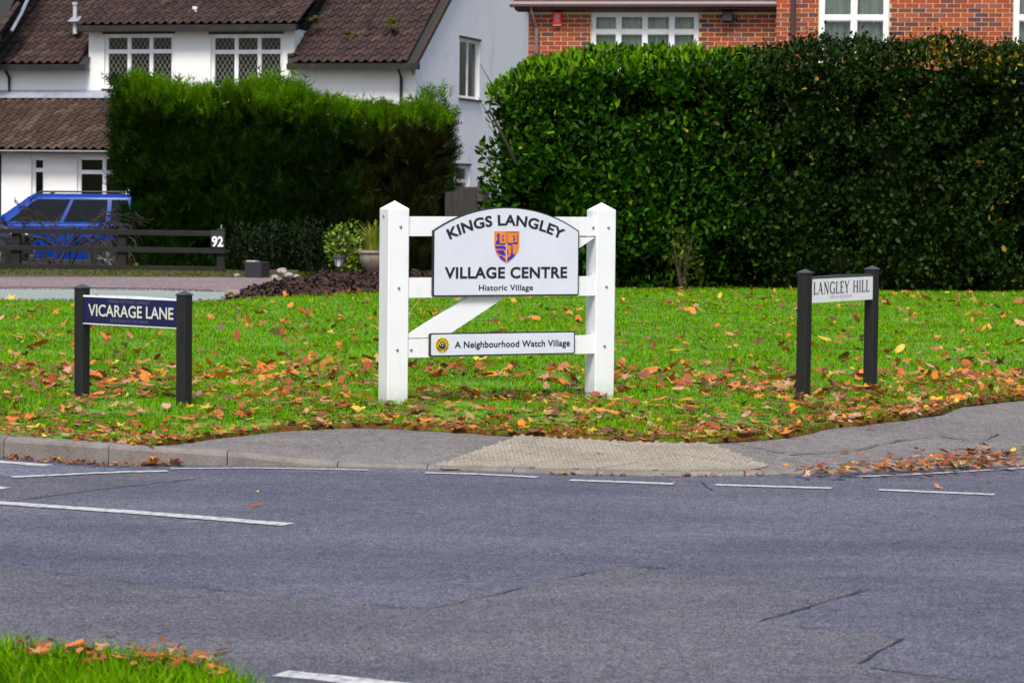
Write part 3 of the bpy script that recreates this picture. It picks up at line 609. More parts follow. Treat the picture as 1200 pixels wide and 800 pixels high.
for _ in range(90000):
    if len(spots) >= 6600: break
    y = random.uniform(14.6, 21) if random.random() < .60 else random.uniform(21, 39); x = random.uniform(-.205, .215)*y; f0 = front_y(x); d = y-f0
    if d < -.06 or y > back_y(x): continue
    dens = .10*math.exp(-max(d, 0)/.4)+.33*math.exp(-max(d, 0)/3.0)+.17
    if x > .6: dens += .9*math.exp(-((d-.25)/.4)**2)*min(1, (x-.6)/.6)
    dens *= .75+.8*nz(x*1.1, y*1.1, 1.5)+.5*nz(x*3, y*3, 2.5)
    if random.random() > dens: continue
    spots.append((x, y, (lawn_z(x, y)+(.016 if d < .6 else .03) if d > .03 else lawn_z(x, y)+.008)+random.uniform(0, .02), random.choice([.045, .06, .075, .09, .11, .14])*random.uniform(.8, 1.25)))
for _ in range(1500):
    x = random.uniform(-3.6, 4.2); d = abs(random.gauss(0, .22 if x < .3 else .32)); y = front_y(x)-.03+d
    if random.random() > (.55 if x < .3 else 1): continue
    spots.append((x, y, lawn_z(x, y)+.022+random.uniform(0, .012), random.uniform(.03, .085)))
def gutter(pxs, n, spread, dy=0.0, z0=.006, size=(.04, .10), pile=.04):
    for _ in range(n):
        px = random.uniform(*pxs); q = kerb_pt(px); e = abs(random.gauss(0, spread)); yy = q.y+dy-e
        spots.append((q.x, yy, z0+pile*random.random()*math.exp(-e/spread), random.uniform(*size)))
gutter((-60, 200), 230, .05, 0, .006, (.025, .06), .02)
gutter((165, 212), 22, .03, 0, .01, (.05, .09), .04)
gutter((640, 900), 40, .03, 0, .008, (.03, .06), .015)
for _ in range(430):                # drift along the right-hand kerb
    px = random.triangular(915, 1230, 1150); py = interp(px, [(915, 553), (985, 551), (1060, 546), (1130, 541), (1230, 535)])+random.gauss(0, 1)*interp(px, [(915, 1.2), (1060, 4), (1230, 5)])
    q = at_z(px, py, .03); spots.append((q.x, q.y, pave_z(q.x, q.y)+.012+.035*random.random(), random.uniform(.045, .10)))
for px, py in [(610, 507), (575, 505), (700, 532), (770, 511), (870, 527), (885, 517), (440, 508), (1060, 505), (1110, 501), (1150, 518), (1020, 512), (1045, 531), (300, 579), (745, 521), (565, 513), (385, 523), (475, 512), (420, 510), (330, 521), (990, 529), (1100, 559), (1160, 553)]:
    q = at_z(px, py, .06); on = py < 553 if px > 200 else False
    spots.append((q.x, q.y, (pave_z(q.x, q.y)+.014) if on else .008, random.uniform(.04, .09)))
for px, py, s in [(948, 705, .045), (302, 577, .03), (870, 567, .05), (790, 566, .04), (1095, 560, .06), (980, 559, .05), (215, 746, .05), (262, 763, .07)]:
    q = at_z(px, py, .006); spots.append((q.x, q.y, .012, s))
for _ in range(150):                 # edge of the near verge
    px = random.choice([random.uniform(20, 110), random.uniform(95, 215), random.uniform(170, 265), random.uniform(0, 260)]); py = interp(px, [(0, 760), (60, 768), (140, 772), (205, 776), (262, 790)])+random.gauss(3, 6)
    q = at_z(px, py, .05); spots.append((q.x, q.y, .055+.04*random.random(), random.uniform(.04, .09)))
spots.sort(key=lambda s: -s[3]/s[1]*(1.5 if s[1] < 10 else 1))
def near_name(x, y):
    if y < 10: return 'at the grass edge in the near corner', 'near corner'
    if ok_on_lawn(x, y):
        if x < -1.4: return 'on the lawn around the navy name sign', 'lawn left'
        if x < 1.2: return 'on the lawn around the white village sign', 'lawn middle'
        return 'on the lawn around the white name plate', 'lawn right'
    return ('in the gutter by the raised kerb', 'gutter left') if x < -1.6 else ('on the paving at the road edge', 'paving')
VV, FF, MI, off = [], [], [], 0
for i, (x, y, z, s) in enumerate(spots):
    far = min(max((y-17.2)/4, 0), 1); tl_ = .22+.22*far; s *= 1+.10*far; z += .012*far
    k = pick(WT if far < .5 else [4.5, 5, 2, .8, 3, .8]); sh = random.randrange(14); rot = Matrix.Rotation(random.uniform(0, 6.28), 3, 'Z') @ Matrix.Rotation(random.gauss(0, tl_), 3, 'X') @ Matrix.Rotation(random.gauss(0, tl_), 3, 'Y')
    s *= .88
    if random.random() < .5: rot = rot @ Matrix.Rotation(math.pi, 3, 'X') if False else rot
    if i < 300:
        o = put('fallen_leaf', LM[k, sh], None, (x, y, z), rot.to_euler()); o.scale = (s, s, s); nm, gr = near_name(x, y)
        tag(o, f'{ {"tan":"pale tan","pinkish":"pinkish buff"}.get(k, k)} fallen leaf lying {nm}', 'leaf', f'{k} fallen leaves, {gr}')
    else:
        V = np.array(SHAPES[sh][0])@np.array(rot).T*s+np.array([x, y, z]); VV.append(V)
        Fs = np.array(SHAPES[sh][1])+off; FF.append(Fs); MI.append(np.full(len(Fs), LK.index(k))); off += len(V)
tag(put('leaf_litter', np_mesh('leaf_litter', np.concatenate(VV), np.concatenate(FF), ['leaf_'+k for k in LK], np.concatenate(MI))), 'mixed autumn leaf litter strewn over lawn, gutter and paving', 'leaf litter', kind='stuff')

# ================================================================== VILLAGE SIGN
LZ = .15
def pyramid_post(hw, h, cap, b=.006, z0=-.08):              # square post with chamfered edges and a pyramid top, centred on 0,0
    m = MB(); a = hw; c = hw-b
    ring = [(c,-a),(a,-c),(a,c),(c,a),(-c,a),(-a,c),(-a,-c),(-c,-a)]
    V = [(x,y,z0) for x,y in ring]+[(x,y,h) for x,y in ring]+[(x*.97,y*.97,h+.006) for x,y in ring]+[(0,0,h+cap)]
    F = [tuple(range(7,-1,-1))]+[(r+i, r+(i+1)%8, r+8+(i+1)%8, r+8+i) for r in (0, 8) for i in range(8)]+[(16+i, 16+(i+1)%8, 24) for i in range(8)]
    return m.add(V, F)
SA = R(27); A = at_z(460.5, 475, LZ); HP = .0725
sign = thing('village_sign', 'white timber gate-style village sign with two capped posts on the lawn', 'sign', A, SA)
SP = Plane(A, SA); W_ = SP.hit(703, 400)[0]
def wedge(m, z0, z1): return m
for u in (0, W_):
    po = pyramid_post(HP, 1.248, .055).build('post', 'white_paint', sign); po.location = (u, 0, 0)
vr0, vr1 = -HP+.012, -HP+.062                                # rails sit just behind the face of the posts
def zpx(px, py, v=vr0): return SP.hit(px, py, v)[1]
for y0, y1, y2, y3 in ((253.7, 276.7, 255.3, 278), (325.6, 348.9, 324.5, 346), (397, 419, 394, 415.5)):
    zl0, zl1 = zpx(482, y1), zpx(482, y0)
    MB().prism([(HP-.01, zl0), (W_-HP+.01, zl0+.004), (W_-HP+.01, zl1+.004), (HP-.01, zl1)], vr0, vr1).build('rail', 'white_paint', sign)
bp = [SP.hit(x/2.964+430, y/2.964+220, vr1) for x, y in [(148, 500), (768, 112), (768, 198), (285, 500), (148, 586)]]
uR = W_-HP
def lin(a, b2, u): t = (u-a[0])/(b2[0]-a[0]); return a[1]+t*(b2[1]-a[1])
a0, a1 = SP.hit(430+148/2.964, 220+502/2.964, vr1), SP.hit(430+340/2.964, 220+380/2.964, vr1)
b0, b1 = SP.hit(430+285/2.964, 220+500/2.964, vr1), SP.hit(430+465/2.964, 220+378/2.964, vr1)
zT = zpx(482, 276.7)-.004
uT = lambda p, q: p[0]+(zT-p[1])/(q[1]-p[1])*(q[0]-p[0])
ub = min(uT(b0, b1), uR-.002); zB = zpx(482, 397)+.006
uBb = b0[0]+(zB-b0[1])/(b1[1]-b0[1])*(b1[0]-b0[0])
MB().prism([(HP-.004, lin(a0, a1, HP-.004)), (uT(a0, a1), zT), (uR-.002, zT), (uR-.002, min(zT-.001, lin(b0, b1, uR))), (uBb, zB), (HP-.004, zB)], vr0+.004, vr1-.004).build('brace', 'white_paint', sign)
# main board with arched top
VB = vr0-.024
def arch(px_l, px_r, y_bl, y_br, y_sl, y_sr, apex, v, inset=0.0, n=26):
    u0, z0 = SP.hit(px_l, y_bl, v); u1, z1 = SP.hit(px_r, y_br, v); zs = (SP.hit(px_l, y_sl, v)[1]+SP.hit(px_r, y_sr, v)[1])/2; za = SP.hit(*apex, v)[1]
    z0 = (z0+z1)/2; u0 += inset; u1 -= inset; z0 += inset; a = (u1-u0)/2; sg = za-zs; uc = (u0+u1)/2
    rad = ((a+inset)**2+sg**2)/(2*sg); zc = za-rad; rad -= inset
    P = []; cr = max(.016-inset, .004)
    for k in range(5): t = math.pi+k/4*math.pi/2; P.append((u0+cr+cr*math.cos(t), z0+cr+cr*math.sin(t)))
    for k in range(5): t = 1.5*math.pi+k/4*math.pi/2; P.append((u1-cr+cr*math.cos(t), z0+cr+cr*math.sin(t)))
    th = math.asin(min(1, a/rad))
    for k in range(n+1): t = th-2*th*k/n; P.append((uc+rad*math.sin(t), zc+rad*math.cos(t)))
    return P, uc, z0
P, UC, ZB0 = arch(507.2, 678, 347.5, 346, 270.3, 271, (593, 242.6), VB)
board = MB().prism(P, VB, VB+.022).build('sign_board', 'black_print', sign)
P2, _, _ = arch(507.2, 678, 347.5, 346, 270.3, 271, (593, 242.6), VB, .0085)
MB().prism(P2, VB-.002, VB+.004).build('board_face', 'board_face', board)
T = VB-.0035
def q6(x, y): return SP.hit(500+x/6.316, 240+y/6.316, T)
kl, kr_, kc = q6(172, 258), q6(1000, 254), q6(592, 150)
a = (kr_[0]-kl[0])/2; sg = kc[1]-(kl[1]+kr_[1])/2; rr = (a*a+sg*sg)/(2*sg); arcl = 2*rr*math.asin(a/rr)
lettering('lettering', 'KINGS LANGLEY', board, -arcl/2, arcl/2, kc[1], .0635, T, 'black_print', .032, 1.04, bend=((kl[0]+kr_[0])/2, rr), label='arched black capitals reading KINGS LANGLEY')
va, vb = q6(133, 543), q6(1040, 538); vh = q6(133, 465)[1]-va[1]
lettering('lettering', 'VILLAGE CENTRE', board, va[0], vb[0], (va[1]+vb[1])/2, vh, T, 'black_print', .032, 1.06, label='black capitals reading VILLAGE CENTRE')
va, vb = q6(386, 633), q6(787, 632); vh = q6(386, 592)[1]-va[1]
lettering('lettering', 'Historic Village', board, va[0], vb[0], (va[1]+vb[1])/2, vh, T, 'black_print', .018, 1.05, label='small black words Historic Village')
def qs(x, y, v=T): return SP.hit(570+x/17.78, 265+y/17.78, v)
sh = MB().prism([qs(x, y) for x, y in [(165,105),(685,105),(682,430),(655,540),(600,610),(530,680),(465,735),(410,760),(350,730),(280,675),(215,580),(180,480),(165,380)]], T-.001, VB).build('shield', 'shield_orange', board)
bl = MB(); T2 = T-.003
for poly in [[(228,165),(252,155),(276,170),(270,235),(275,290),(282,352),(195,352),(200,320),(232,290),(238,240),(222,210)],
             [(190,360),(300,360),(405,352),(412,372),(330,392),(300,375),(190,378)], [(180,415),(300,408),(385,420),(412,450),(408,490),(340,470),(200,462)],
             [(205,510),(300,498),(375,510),(372,545),(398,575),(402,610),(330,600),(225,545)], [(265,615),(330,620),(352,650),(402,690),(402,735),(350,712),(290,660)],
             [(440,342),(540,352),(600,330),(655,335),(655,372),(600,365),(545,372),(520,402),(445,372)], [(525,410),(548,420),(545,540),(560,580),(500,600),(520,540)],
             [(440,655),(480,640),(520,600),(600,580),(560,645),(440,735)], [(555,190),(575,190),(600,250),(575,330),(560,300),(570,250)], [(438,470),(460,540),(450,590),(438,580)],
             [(335,190),(362,205),(362,235),(335,225)], [(325,262),(362,270),(372,300),(330,298)], [(425,120),(433,120),(433,350),(425,350)], [(450,118),(670,118),(670,128),(450,128)], [(645,180),(660,180),(660,320),(645,300)]]:
    bl.prism([qs(x, y, T2) for x, y in poly], T2, T)
bl.build('shield_charges', 'shield_blue', board)
wl = MB(); wl.prism([qs(x, y, T2) for x, y in [(408,350),(422,350),(422,740),(408,740)]], T2-.001, T2+.001); wl.build('shield_line', 'cream_print', board)
# lower plate
def rounded(u0, u1, z0l, z0r, z1l, z1r, cr, n=4):
    Q = []
    for (cx, cz, s0) in ((u0+cr, z0l+cr, math.pi), (u1-cr, z0r+cr, 1.5*math.pi), (u1-cr, z1r-cr, 0), (u0+cr, z1l-cr, .5*math.pi)):
        for k in range(n+1): t = s0+k/n*math.pi/2; Q.append((cx+cr*math.cos(t), cz+cr*math.sin(t)))
    return Q
def ql(x, y, v=T): return SP.hit(490+x/6, 370+y/6, v)
pl_, pr_ = ql(82, 286, VB), ql(1101, 268, VB); tl, tr = ql(82, 122, VB), ql(1101, 102, VB); dz = tl[1]-pl_[1]; zb = (pl_[1]+pr_[1])/2
plate = MB().prism(rounded(pl_[0], pr_[0], zb, zb, zb+dz, zb+dz, .014), VB, VB+.022).build('watch_plate', 'black_print', sign)
MB().prism(rounded(pl_[0]+.008, pr_[0]-.008, zb+.008, zb+.008, zb+dz-.008, zb+dz-.008, .010), VB-.002, VB+.004).build('board_face', 'board_face', plate)
va, vb = ql(257, 222), ql(1068, 208); zt = zb+dz*.36
lettering('lettering', 'A Neighbourhood Watch Village', plate, va[0], vb[0], zt, .040, T, 'black_print', .022, 1.03, label='black words A Neighbourhood Watch Village')
ec = ql(169, 204); ez = zb+dz*.5; er = .0485
def disc(m, cu, cz, r0, r1, y0, y1, n=28, sx=1.0):
    if r0 == 0: m.prism([(cu+sx*r1*math.cos(2*math.pi*k/n), cz+r1*math.sin(2*math.pi*k/n)) for k in range(n)], y0, y1)
em = MB(); disc(em, ec[0], ez, 0, er, T-.001, VB); em = em.build('emblem', 'emblem_yellow', plate)
e2 = MB(); disc(e2, ec[0], ez-.002, 0, er*.53, T-.002, T, 22)
e2.build('emblem_disc', 'black_print', plate)
e3 = MB()
for du, dzz, w0, h0 in ((-.016, .004, .007, .010), (-.004, .012, .008, .009), (.009, .010, .006, .008), (0, -.006, .004, .010), (-.011, -.004, .003, .006), (.012, -.002, .003, .008)):
    e3.prism([(ec[0]+du+w0/1.6*math.cos(k*math.pi/4), ez+dzz+h0/1.6*math.sin(k*math.pi/4)) for k in range(8)], T-.0035, T-.0015)
e3.build('emblem_figures', 'cream_print', plate)
def ringtext(s, r0, capz, mid, flip, m='black_print'):
    V, Fs = text_geo(s, .01, 1.05); xs = [v[0] for v in V]; x0, x1 = min(xs), max(xs); H = CAPH; sc_ = capz/H; P = []
    for x, z in V:
        aa = (x-(x0+x1)/2)*sc_/r0
        if not flip: P.append((ec[0]+(r0+z*sc_)*math.sin(aa), T-.0025, ez+(r0+z*sc_)*math.cos(aa)))
        else: P.append((ec[0]+(r0+capz-z*sc_)*math.sin(aa), T-.0025, ez-(r0+capz-z*sc_)*math.cos(aa)))
    me = bpy.data.meshes.new('lettering'); me.from_pydata(P, [], Fs); me.materials.append(MATS[m]); return put('lettering', me, plate)
ringtext('NEIGHBOURHOOD', er*.64, er*.26, 0, False); ringtext('WATCH', er*.64, er*.26, 0, True)
# bolts
def bolt_mesh():
    m = MB(); m.lathe([(.0095, .002), (.0095, -.003), (.006, -.0075), (.002, -.0085)], 10, axis='y'); return m.mesh('bolt', 'bolt', True)
BM = bolt_mesh()
for px, py, v in [(469.5, 265.5, -HP), (467.3, 337.3, -HP), (465.5, 409.7, -HP), (712.9, 266.5, -HP), (710.5, 335.7, -HP), (708.3, 405, -HP), (695, 266.5, vr0), (481.8, 409.7, vr0)]:
    u, z = SP.hit(px, py, v); put('bolt', BM, sign, (u, v-.0005, z))
o = put('bolt', BM, sign, (-HP-.0005, 0, zpx(453, 253)), (0, 0, -math.pi/2))

# ================================================================== STREET NAME SIGNS
def street_sign(bl, br, topl, topr, hw, label, v_plate):
    A, B = at_z(*bl, LZ), at_z(*br, LZ); ang = math.atan2(B.y-A.y, B.x-A.x); PL = Plane(A, ang); W = (B-A).length
    root = thing('street_name_sign', label, 'street sign', A, ang)
    for u, b_, t in ((0, bl, topl), (W, br, topr)):
        base = (A if u == 0 else B); q = at_y(*t, base.y); h = q.z-LZ
        o = pyramid_post(hw, h-.022, .004, .004).build('post', 'black_timber', root); o.location = (u, 0, 0)
        c = MB(); e = hw+.004; z0 = h-.022
        c.add([(-e,-e,z0),(e,-e,z0),(e,e,z0),(-e,e,z0),(-e,-e,z0+.005),(e,-e,z0+.005),(e,e,z0+.005),(-e,e,z0+.005),(0,0,h+.006)],
              [(0,3,2,1),(0,1,5,4),(1,2,6,5),(2,3,7,6),(3,0,4,7),(4,5,8),(5,6,8),(6,7,8),(7,4,8)])
        o2 = c.build('post_cap', 'post_cap', root); o2.location = (u, 0, 0)
    return root, PL, W
hw = .037
vs_, VP, VW = street_sign((96, 467.5), (215.5, 476), (96, 333.5), (215, 341.5), hw, 'navy blue name plate between two short black posts on leafy grass', 0)
v0 = -hw+.010
def qv(x, y, v=v0): return VP.hit(80+x/7.5, 325+y/7.5, v)
pa, pb, pc, pd = qv(145, 404), qv(945, 440), qv(945, 205), qv(145, 165)
uL, uRr = hw-.004, VW-hw+.004
zb0, zt0 = pa[1], pd[1]; slope = ((pb[1]-pa[1])+(pc[1]-pd[1]))/2
pt = MB().prism([(uL, zb0), (uRr, zb0+slope), (uRr, zt0+slope), (uL, zt0)], v0, v0+.006).build('name_plate', 'navy_plate', vs_)
MB().prism([(uL, zt0-.004), (uRr, zt0+slope-.004), (uRr, zt0+slope+.006), ((uL+uRr)*.55, zt0+slope*.5+.013), (uL, zt0+.007)], v0-.003, v0+.020).build('top_edge', 'white_plate', pt)
MB().prism([(uL, zb0-.003), (uRr, zb0+slope-.003), (uRr, zb0+slope+.002), (uL, zb0+.003)], v0-.003, v0+.012).build('bottom_edge', 'white_plate', pt)
va, vb = qv(177, 322), qv(925, 367); vh = qv(177, 236)[1]-va[1]
sl = slope/(uRr-uL)
def zs(u, frac): return zb0+sl*(u-uL)+frac*(zt0-zb0)
lettering('lettering', 'VICARAGE LANE', pt, va[0], vb[0], (zs(va[0], .30), zs(vb[0], .30)), (zt0-zb0)*.41, v0-.0015, 'cream_print', .016, 1.0, label='cream capitals reading VICARAGE LANE')
ua, ub2 = qv(357, 220)[0], qv(725, 240)[0]
lettering('lettering', 'PARISH OF KINGS LANGLEY', pt, ua, ub2, (zs(ua, .80), zs(ub2, .80)), (zt0-zb0)*.115, v0-.0015, 'faded_print', .004, 1.05, label='faded small capitals PARISH OF KINGS LANGLEY')
ua, ub2 = qv(372, 390)[0], qv(700, 408)[0]
lettering('lettering', 'BOROUGH OF DACORUM', pt, ua, ub2, (zs(ua, .10), zs(ub2, .10)), (zt0-zb0)*.115, v0-.0015, 'faded_print', .004, 1.05, label='faded small capitals BOROUGH OF DACORUM')

ls_, LP_, LW = street_sign((941, 467.3), (1019.5, 459.5), (943, 316), (1022, 312), hw, 'white serif name plate between two black posts on the lawn by the laurel hedge', 0)
v1 = -hw+.008
def qq(x, y, v=v1): return LP_.hit(940+x/12, 310+y/12, v)
uL, uRr = hw-.004, LW-hw+.004
pa, pd, pb, pc = qq(142, 540), qq(150, 205), qq(980, 490), qq(985, 165)
zb0, zt0 = pa[1], pd[1]; slope = ((pb[1]-pa[1])+(pc[1]-pd[1]))/2; sl = slope/(uRr-uL)
pt = MB().prism([(uL, zb0), (uRr, zb0+slope), (uRr, zt0+slope), (uL, zt0)], v1, v1+.006).build('name_plate', 'white_plate', ls_)
MB().prism([(uL, zt0+.002), (uRr, zt0+slope+.002), (uRr, zt0+slope+.016), ((uL+uRr)/2, zt0+slope*.5+.022), (uL, zt0+.014)], v1+.001, v1+.03).build('top_edge', 'post_cap', pt)
# serif capitals drawn stroke by stroke
def serif(s):
    def st(x0, y0, x1, y1, w):
        d = Vector((x1-x0, y1-y0)); n2 = Vector((-d.y, d.x)).normalized()*w/2; return [(x0+n2.x, y0+n2.y), (x1+n2.x, y1+n2.y), (x1-n2.x, y1-n2.y), (x0-n2.x, y0-n2.y)]
    tk, th, se = .13, .055, .04
    def foot_(x, y, w=.11): return [(x-w, y), (x+w, y), (x+w, y+se), (x-w, y+se)]
    def up(x, t=tk): return [st(x, 0, x, 1, t), foot_(x, 0), foot_(x, 1-se)]
    def arc(cx, cy, rx, ry, a0, a1, w0, n=12):
        o = [];
        for k in range(n):
            t0, t1 = a0+(a1-a0)*k/n, a0+(a1-a0)*(k+1)/n; p0 = (cx+rx*math.cos(t0), cy+ry*math.sin(t0)); p1 = (cx+rx*math.cos(t1), cy+ry*math.sin(t1))
            o.append(st(*p0, *p1, w0*(.45+.55*abs(math.cos((t0+t1)/2)))))
        return o
    G = {'L': (.50, up(.14)+[st(.14, se/2, .48, se/2, th), [(.42, 0), (.5, 0), (.5, .2), (.46, .2)]]),
         'A': (.66, [st(.10, 0, .33, 1, th), st(.33, 1, .56, 0, tk), st(.19, .36, .47, .36, th), foot_(.10, 0, .09), foot_(.56, 0, .1)]),
         'N': (.70, [st(.14, 0, .14, 1, th), st(.14, .98, .58, .02, tk), st(.58, 0, .58, 1, th), foot_(.14, 0, .09), foot_(.12, 1-se, .1), foot_(.58, 1-se, .09)]),
         'G': (.70, arc(.38, .5, .31, .49, R(48), R(318), tk)+[st(.60, .03, .60, .42, tk), foot_(.58, .42, .11), [(.55, .78), (.61, .78), (.61, .97), (.58, .97)]]),
         'E': (.52, up(.14)+[st(.14, se/2, .46, se/2, th), st(.14, 1-se/2, .45, 1-se/2, th), st(.14, .52, .38, .52, th), [(.42, 0), (.49, 0), (.49, .18), (.46, .18)], [(.42, 1), (.47, 1), (.47, .83), (.44, .83)], [(.35, .43), (.39, .43), (.39, .61), (.35, .61)]]),
         'Y': (.62, [st(.08, 1, .31, .46, tk), st(.54, 1, .31, .46, th), st(.31, .48, .31, 0, tk), foot_(.31, 0), foot_(.08, 1-se, .09), foot_(.54, 1-se, .08)]),
         'H': (.72, up(.14)+up(.58)+[st(.14, .52, .58, .52, th)]), 'I': (.28, up(.14)), ' ': (.34, [])}
    o = []; x = 0
    for ch in s:
        w0, ps = G[ch]; o += [[(px+x, py) for px, py in p] for p in ps]; x += w0+.07
    return o, x-.07
ps, tw = serif('LANGLEY HILL'); va, vb = qq(155, 420), qq(945, 378); m = MB(); hh = (zt0-zb0)*.50; fr = .355
for p in ps:
    Q = []
    for x, y in p:
        u = va[0]+(vb[0]-va[0])*x/tw; Q.append((u, v1-.0015, zs(u, fr)+y*hh))
    m.add(Q, [tuple(range(len(Q)))])
me = bpy.data.meshes.new('lettering'); me.from_pydata(m.v, [], m.f); me.materials.append(MATS['black_print']); o = put('lettering', me, pt); o['label'] = 'tall black serif capitals reading LANGLEY HILL'
ua, ub2 = qq(385, 470)[0], qq(700, 450)[0]
lettering('lettering', 'BOROUGH OF DACORUM', pt, ua, ub2, (zs(ua, .17), zs(ub2, .17)), (zt0-zb0)*.10, v1-.0015, 'grey_print', 0, 1.05, label='worn small grey capitals below the name')

# ================================================================== HOUSE HELPERS
def wall_mesh(m, u0, u1, z0, z1, holes, y0, y1, mi=0, skip=None):      # a wall in (x, z) with rectangular openings and reveals
    us = sorted({u0, u1, *[h[0] for h in holes], *[h[1] for h in holes]}); zs_ = sorted({z0, z1, *[h[2] for h in holes], *[h[3] for h in holes]})
    us = [u for u in us if u0 <= u <= u1]; zs_ = [z for z in zs_ if z0 <= z <= z1]
    for a, b_ in zip(us[:-1], us[1:]):
        for c, d in zip(zs_[:-1], zs_[1:]):
            if any(h[0] <= (a+b_)/2 <= h[1] and h[2] <= (c+d)/2 <= h[3] for h in holes): continue
            m.add([(a,y0,c),(b_,y0,c),(b_,y0,d),(a,y0,d)], [(0,1,2,3)], mi)
    for a, b_, c, d in holes:
        m.add([(a,y0,c),(b_,y0,c),(b_,y0,d),(a,y0,d),(a,y1,c),(b_,y1,c),(b_,y1,d),(a,y1,d)], [f for f, zq in (((0,4,5,1), c), ((1,5,6,2), None), ((2,6,7,3), d), ((3,7,4,0), None)) if zq is None or zq != skip], mi)
def lattice(m, u0, u1, z0, z1, y, du, dz, w_=.007):         # leaded diamonds clipped to the pane
    cu, k = (u0+u1)/2, dz/du
    n2 = int((u1-u0+(z1-z0)/k)/du)+3
    for sgn in (1, -1):
        for i in range(-n2, n2+1):
            c = (z0+z1)/2+i*dz+dz/2*0; pts = []
            f = lambda u: c+sgn*k*(u-cu)
            ua, ub_ = u0, u1
            for lim, lo in ((z0, True), (z1, False)):
                uu = cu+(lim-c)/(sgn*k)
                if (sgn > 0) == lo: ua = max(ua, uu)
                else: ub_ = min(ub_, uu)
            if ub_-ua < .02: continue
            A_, B_ = Vector((ua, f(ua))), Vector((ub_, f(ub_))); d = (B_-A_).normalized(); nn = Vector((-d.y, d.x))*w_/2
            P = [A_+nn, A_-nn, B_-nn, B_+nn]; m.add([(q.x, y, q.y) for q in P], [(0,1,2,3)])
def window(root, u0, u1, z0, z1, cols, transom, yf, fm='upvc', bar=.065, dia=None, curtain=False, sill=True, depth=.07, head=None, room=.5):
    """frame set back from the wall face yf; cols are fractions of the width; transom a fraction of the height or None"""
    b = MB(); ya, yb = yf+depth, yf+depth+.06
    b.box(u0, u0+bar, ya, yb, z0, z1); b.box(u1-bar, u1, ya, yb, z0, z1); b.box(u0+bar, u1-bar, ya, yb, z0, z0+bar); b.box(u0+bar, u1-bar, ya, yb, z1-bar, z1)
    xs_ = [u0+bar/2]+[u0+(u1-u0)*c for c in cols]+[u1-bar/2]
    for x in xs_[1:-1]: b.box(x-bar/2, x+bar/2, ya+.003, yb-.003, z0+bar, z1-bar)
    zt_ = z0+(z1-z0)*transom if transom else None
    rows_ = [(z0+bar, (zt_-bar/2) if zt_ else z1-bar)]+([(zt_+bar/2, z1-bar)] if zt_ else [])
    fr = None; cells = []
    for x0_, x1_ in zip(xs_[:-1], xs_[1:]):
        if zt_: b.box(x0_+bar/2, x1_-bar/2, ya+.004, yb-.004, zt_-bar/2, zt_+bar/2)
        for r0, r1 in rows_: cells.append((x0_+bar/2, x1_-bar/2, r0, r1))
    for c in cells:                                           # slim inner sash round each light
        t = .018
        b.box(c[0], c[0]+t, ya+.012, yb-.012, c[2], c[3]); b.box(c[1]-t, c[1], ya+.012, yb-.012, c[2], c[3])
        b.box(c[0]+t, c[1]-t, ya+.013, yb-.013, c[2], c[2]+t); b.box(c[0]+t, c[1]-t, ya+.013, yb-.013, c[3]-t, c[3])
    win = b.build('window', fm, root)
    lat = MB()
    for c in cells:
        t = .018; MB().box(c[0]+t, c[1]-t, ya+.030, ya+.036, c[2]+t, c[3]-t).build('pane', 'window_glass', win)
        if dia: lattice(lat, c[0]+t, c[1]-t, c[2]+t, c[3]-t, ya+.026, dia[0], dia[1])
    if dia: tag(lat.build('leading', 'lead', win), kind='stuff')
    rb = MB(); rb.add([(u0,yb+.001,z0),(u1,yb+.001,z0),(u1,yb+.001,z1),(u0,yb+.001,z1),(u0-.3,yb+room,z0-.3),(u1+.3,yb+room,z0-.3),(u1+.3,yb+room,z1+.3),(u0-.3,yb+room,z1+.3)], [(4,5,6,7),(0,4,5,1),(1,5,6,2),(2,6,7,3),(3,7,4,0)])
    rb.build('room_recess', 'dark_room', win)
    if curtain:
        cm = MB(); k = int((u1-u0)/.03); V = []
        for i in range(k+1):
            u = u0+(u1-u0)*i/k; yy = yb+.09+.028*math.sin(i*1.35)+.012*math.sin(i*.37+2); V += [(u, yy, z0), (u, yy, z1)]
        cm.add(V, [(2*i, 2*i+2, 2*i+3, 2*i+1) for i in range(k)]); cm.build('curtain', 'curtain', win, True)
    if sill: MB().box(u0-.05, u1+.05, yf-.05, ya+.01, z0-.055, z0-.002).build('sill', 'sill', win)
    if head: MB().box(u0-.04, u1+.04, yf-.03, ya, z1+.002, z1+.05).build('head', head, win)
    return win
def tile_mesh(name, m, wdt=.232, ln=.40, hgt=.045):
    prof = [(-.02, .006), (.02, .0), (.06, .002), (.10, .014), (.135, .048), (.17, .066), (.205, .052), (.232, .016)]; b = MB(); t = .016; V = []
    for w0, dn in ((0, .030), (ln, .0)):
        V += [(x, w0, z+dn) for x, z in prof]
    V += [(x, 0, z+.030-t) for x, z in prof]
    k = len(prof); F = [(i, i+1, k+i+1, k+i) for i in range(k-1)]+[(i, 2*k+i, 2*k+i+1, i+1) for i in range(k-1)]
    b.add(V, F); return b.mesh(name, m)
TILE_COUNT = [0]
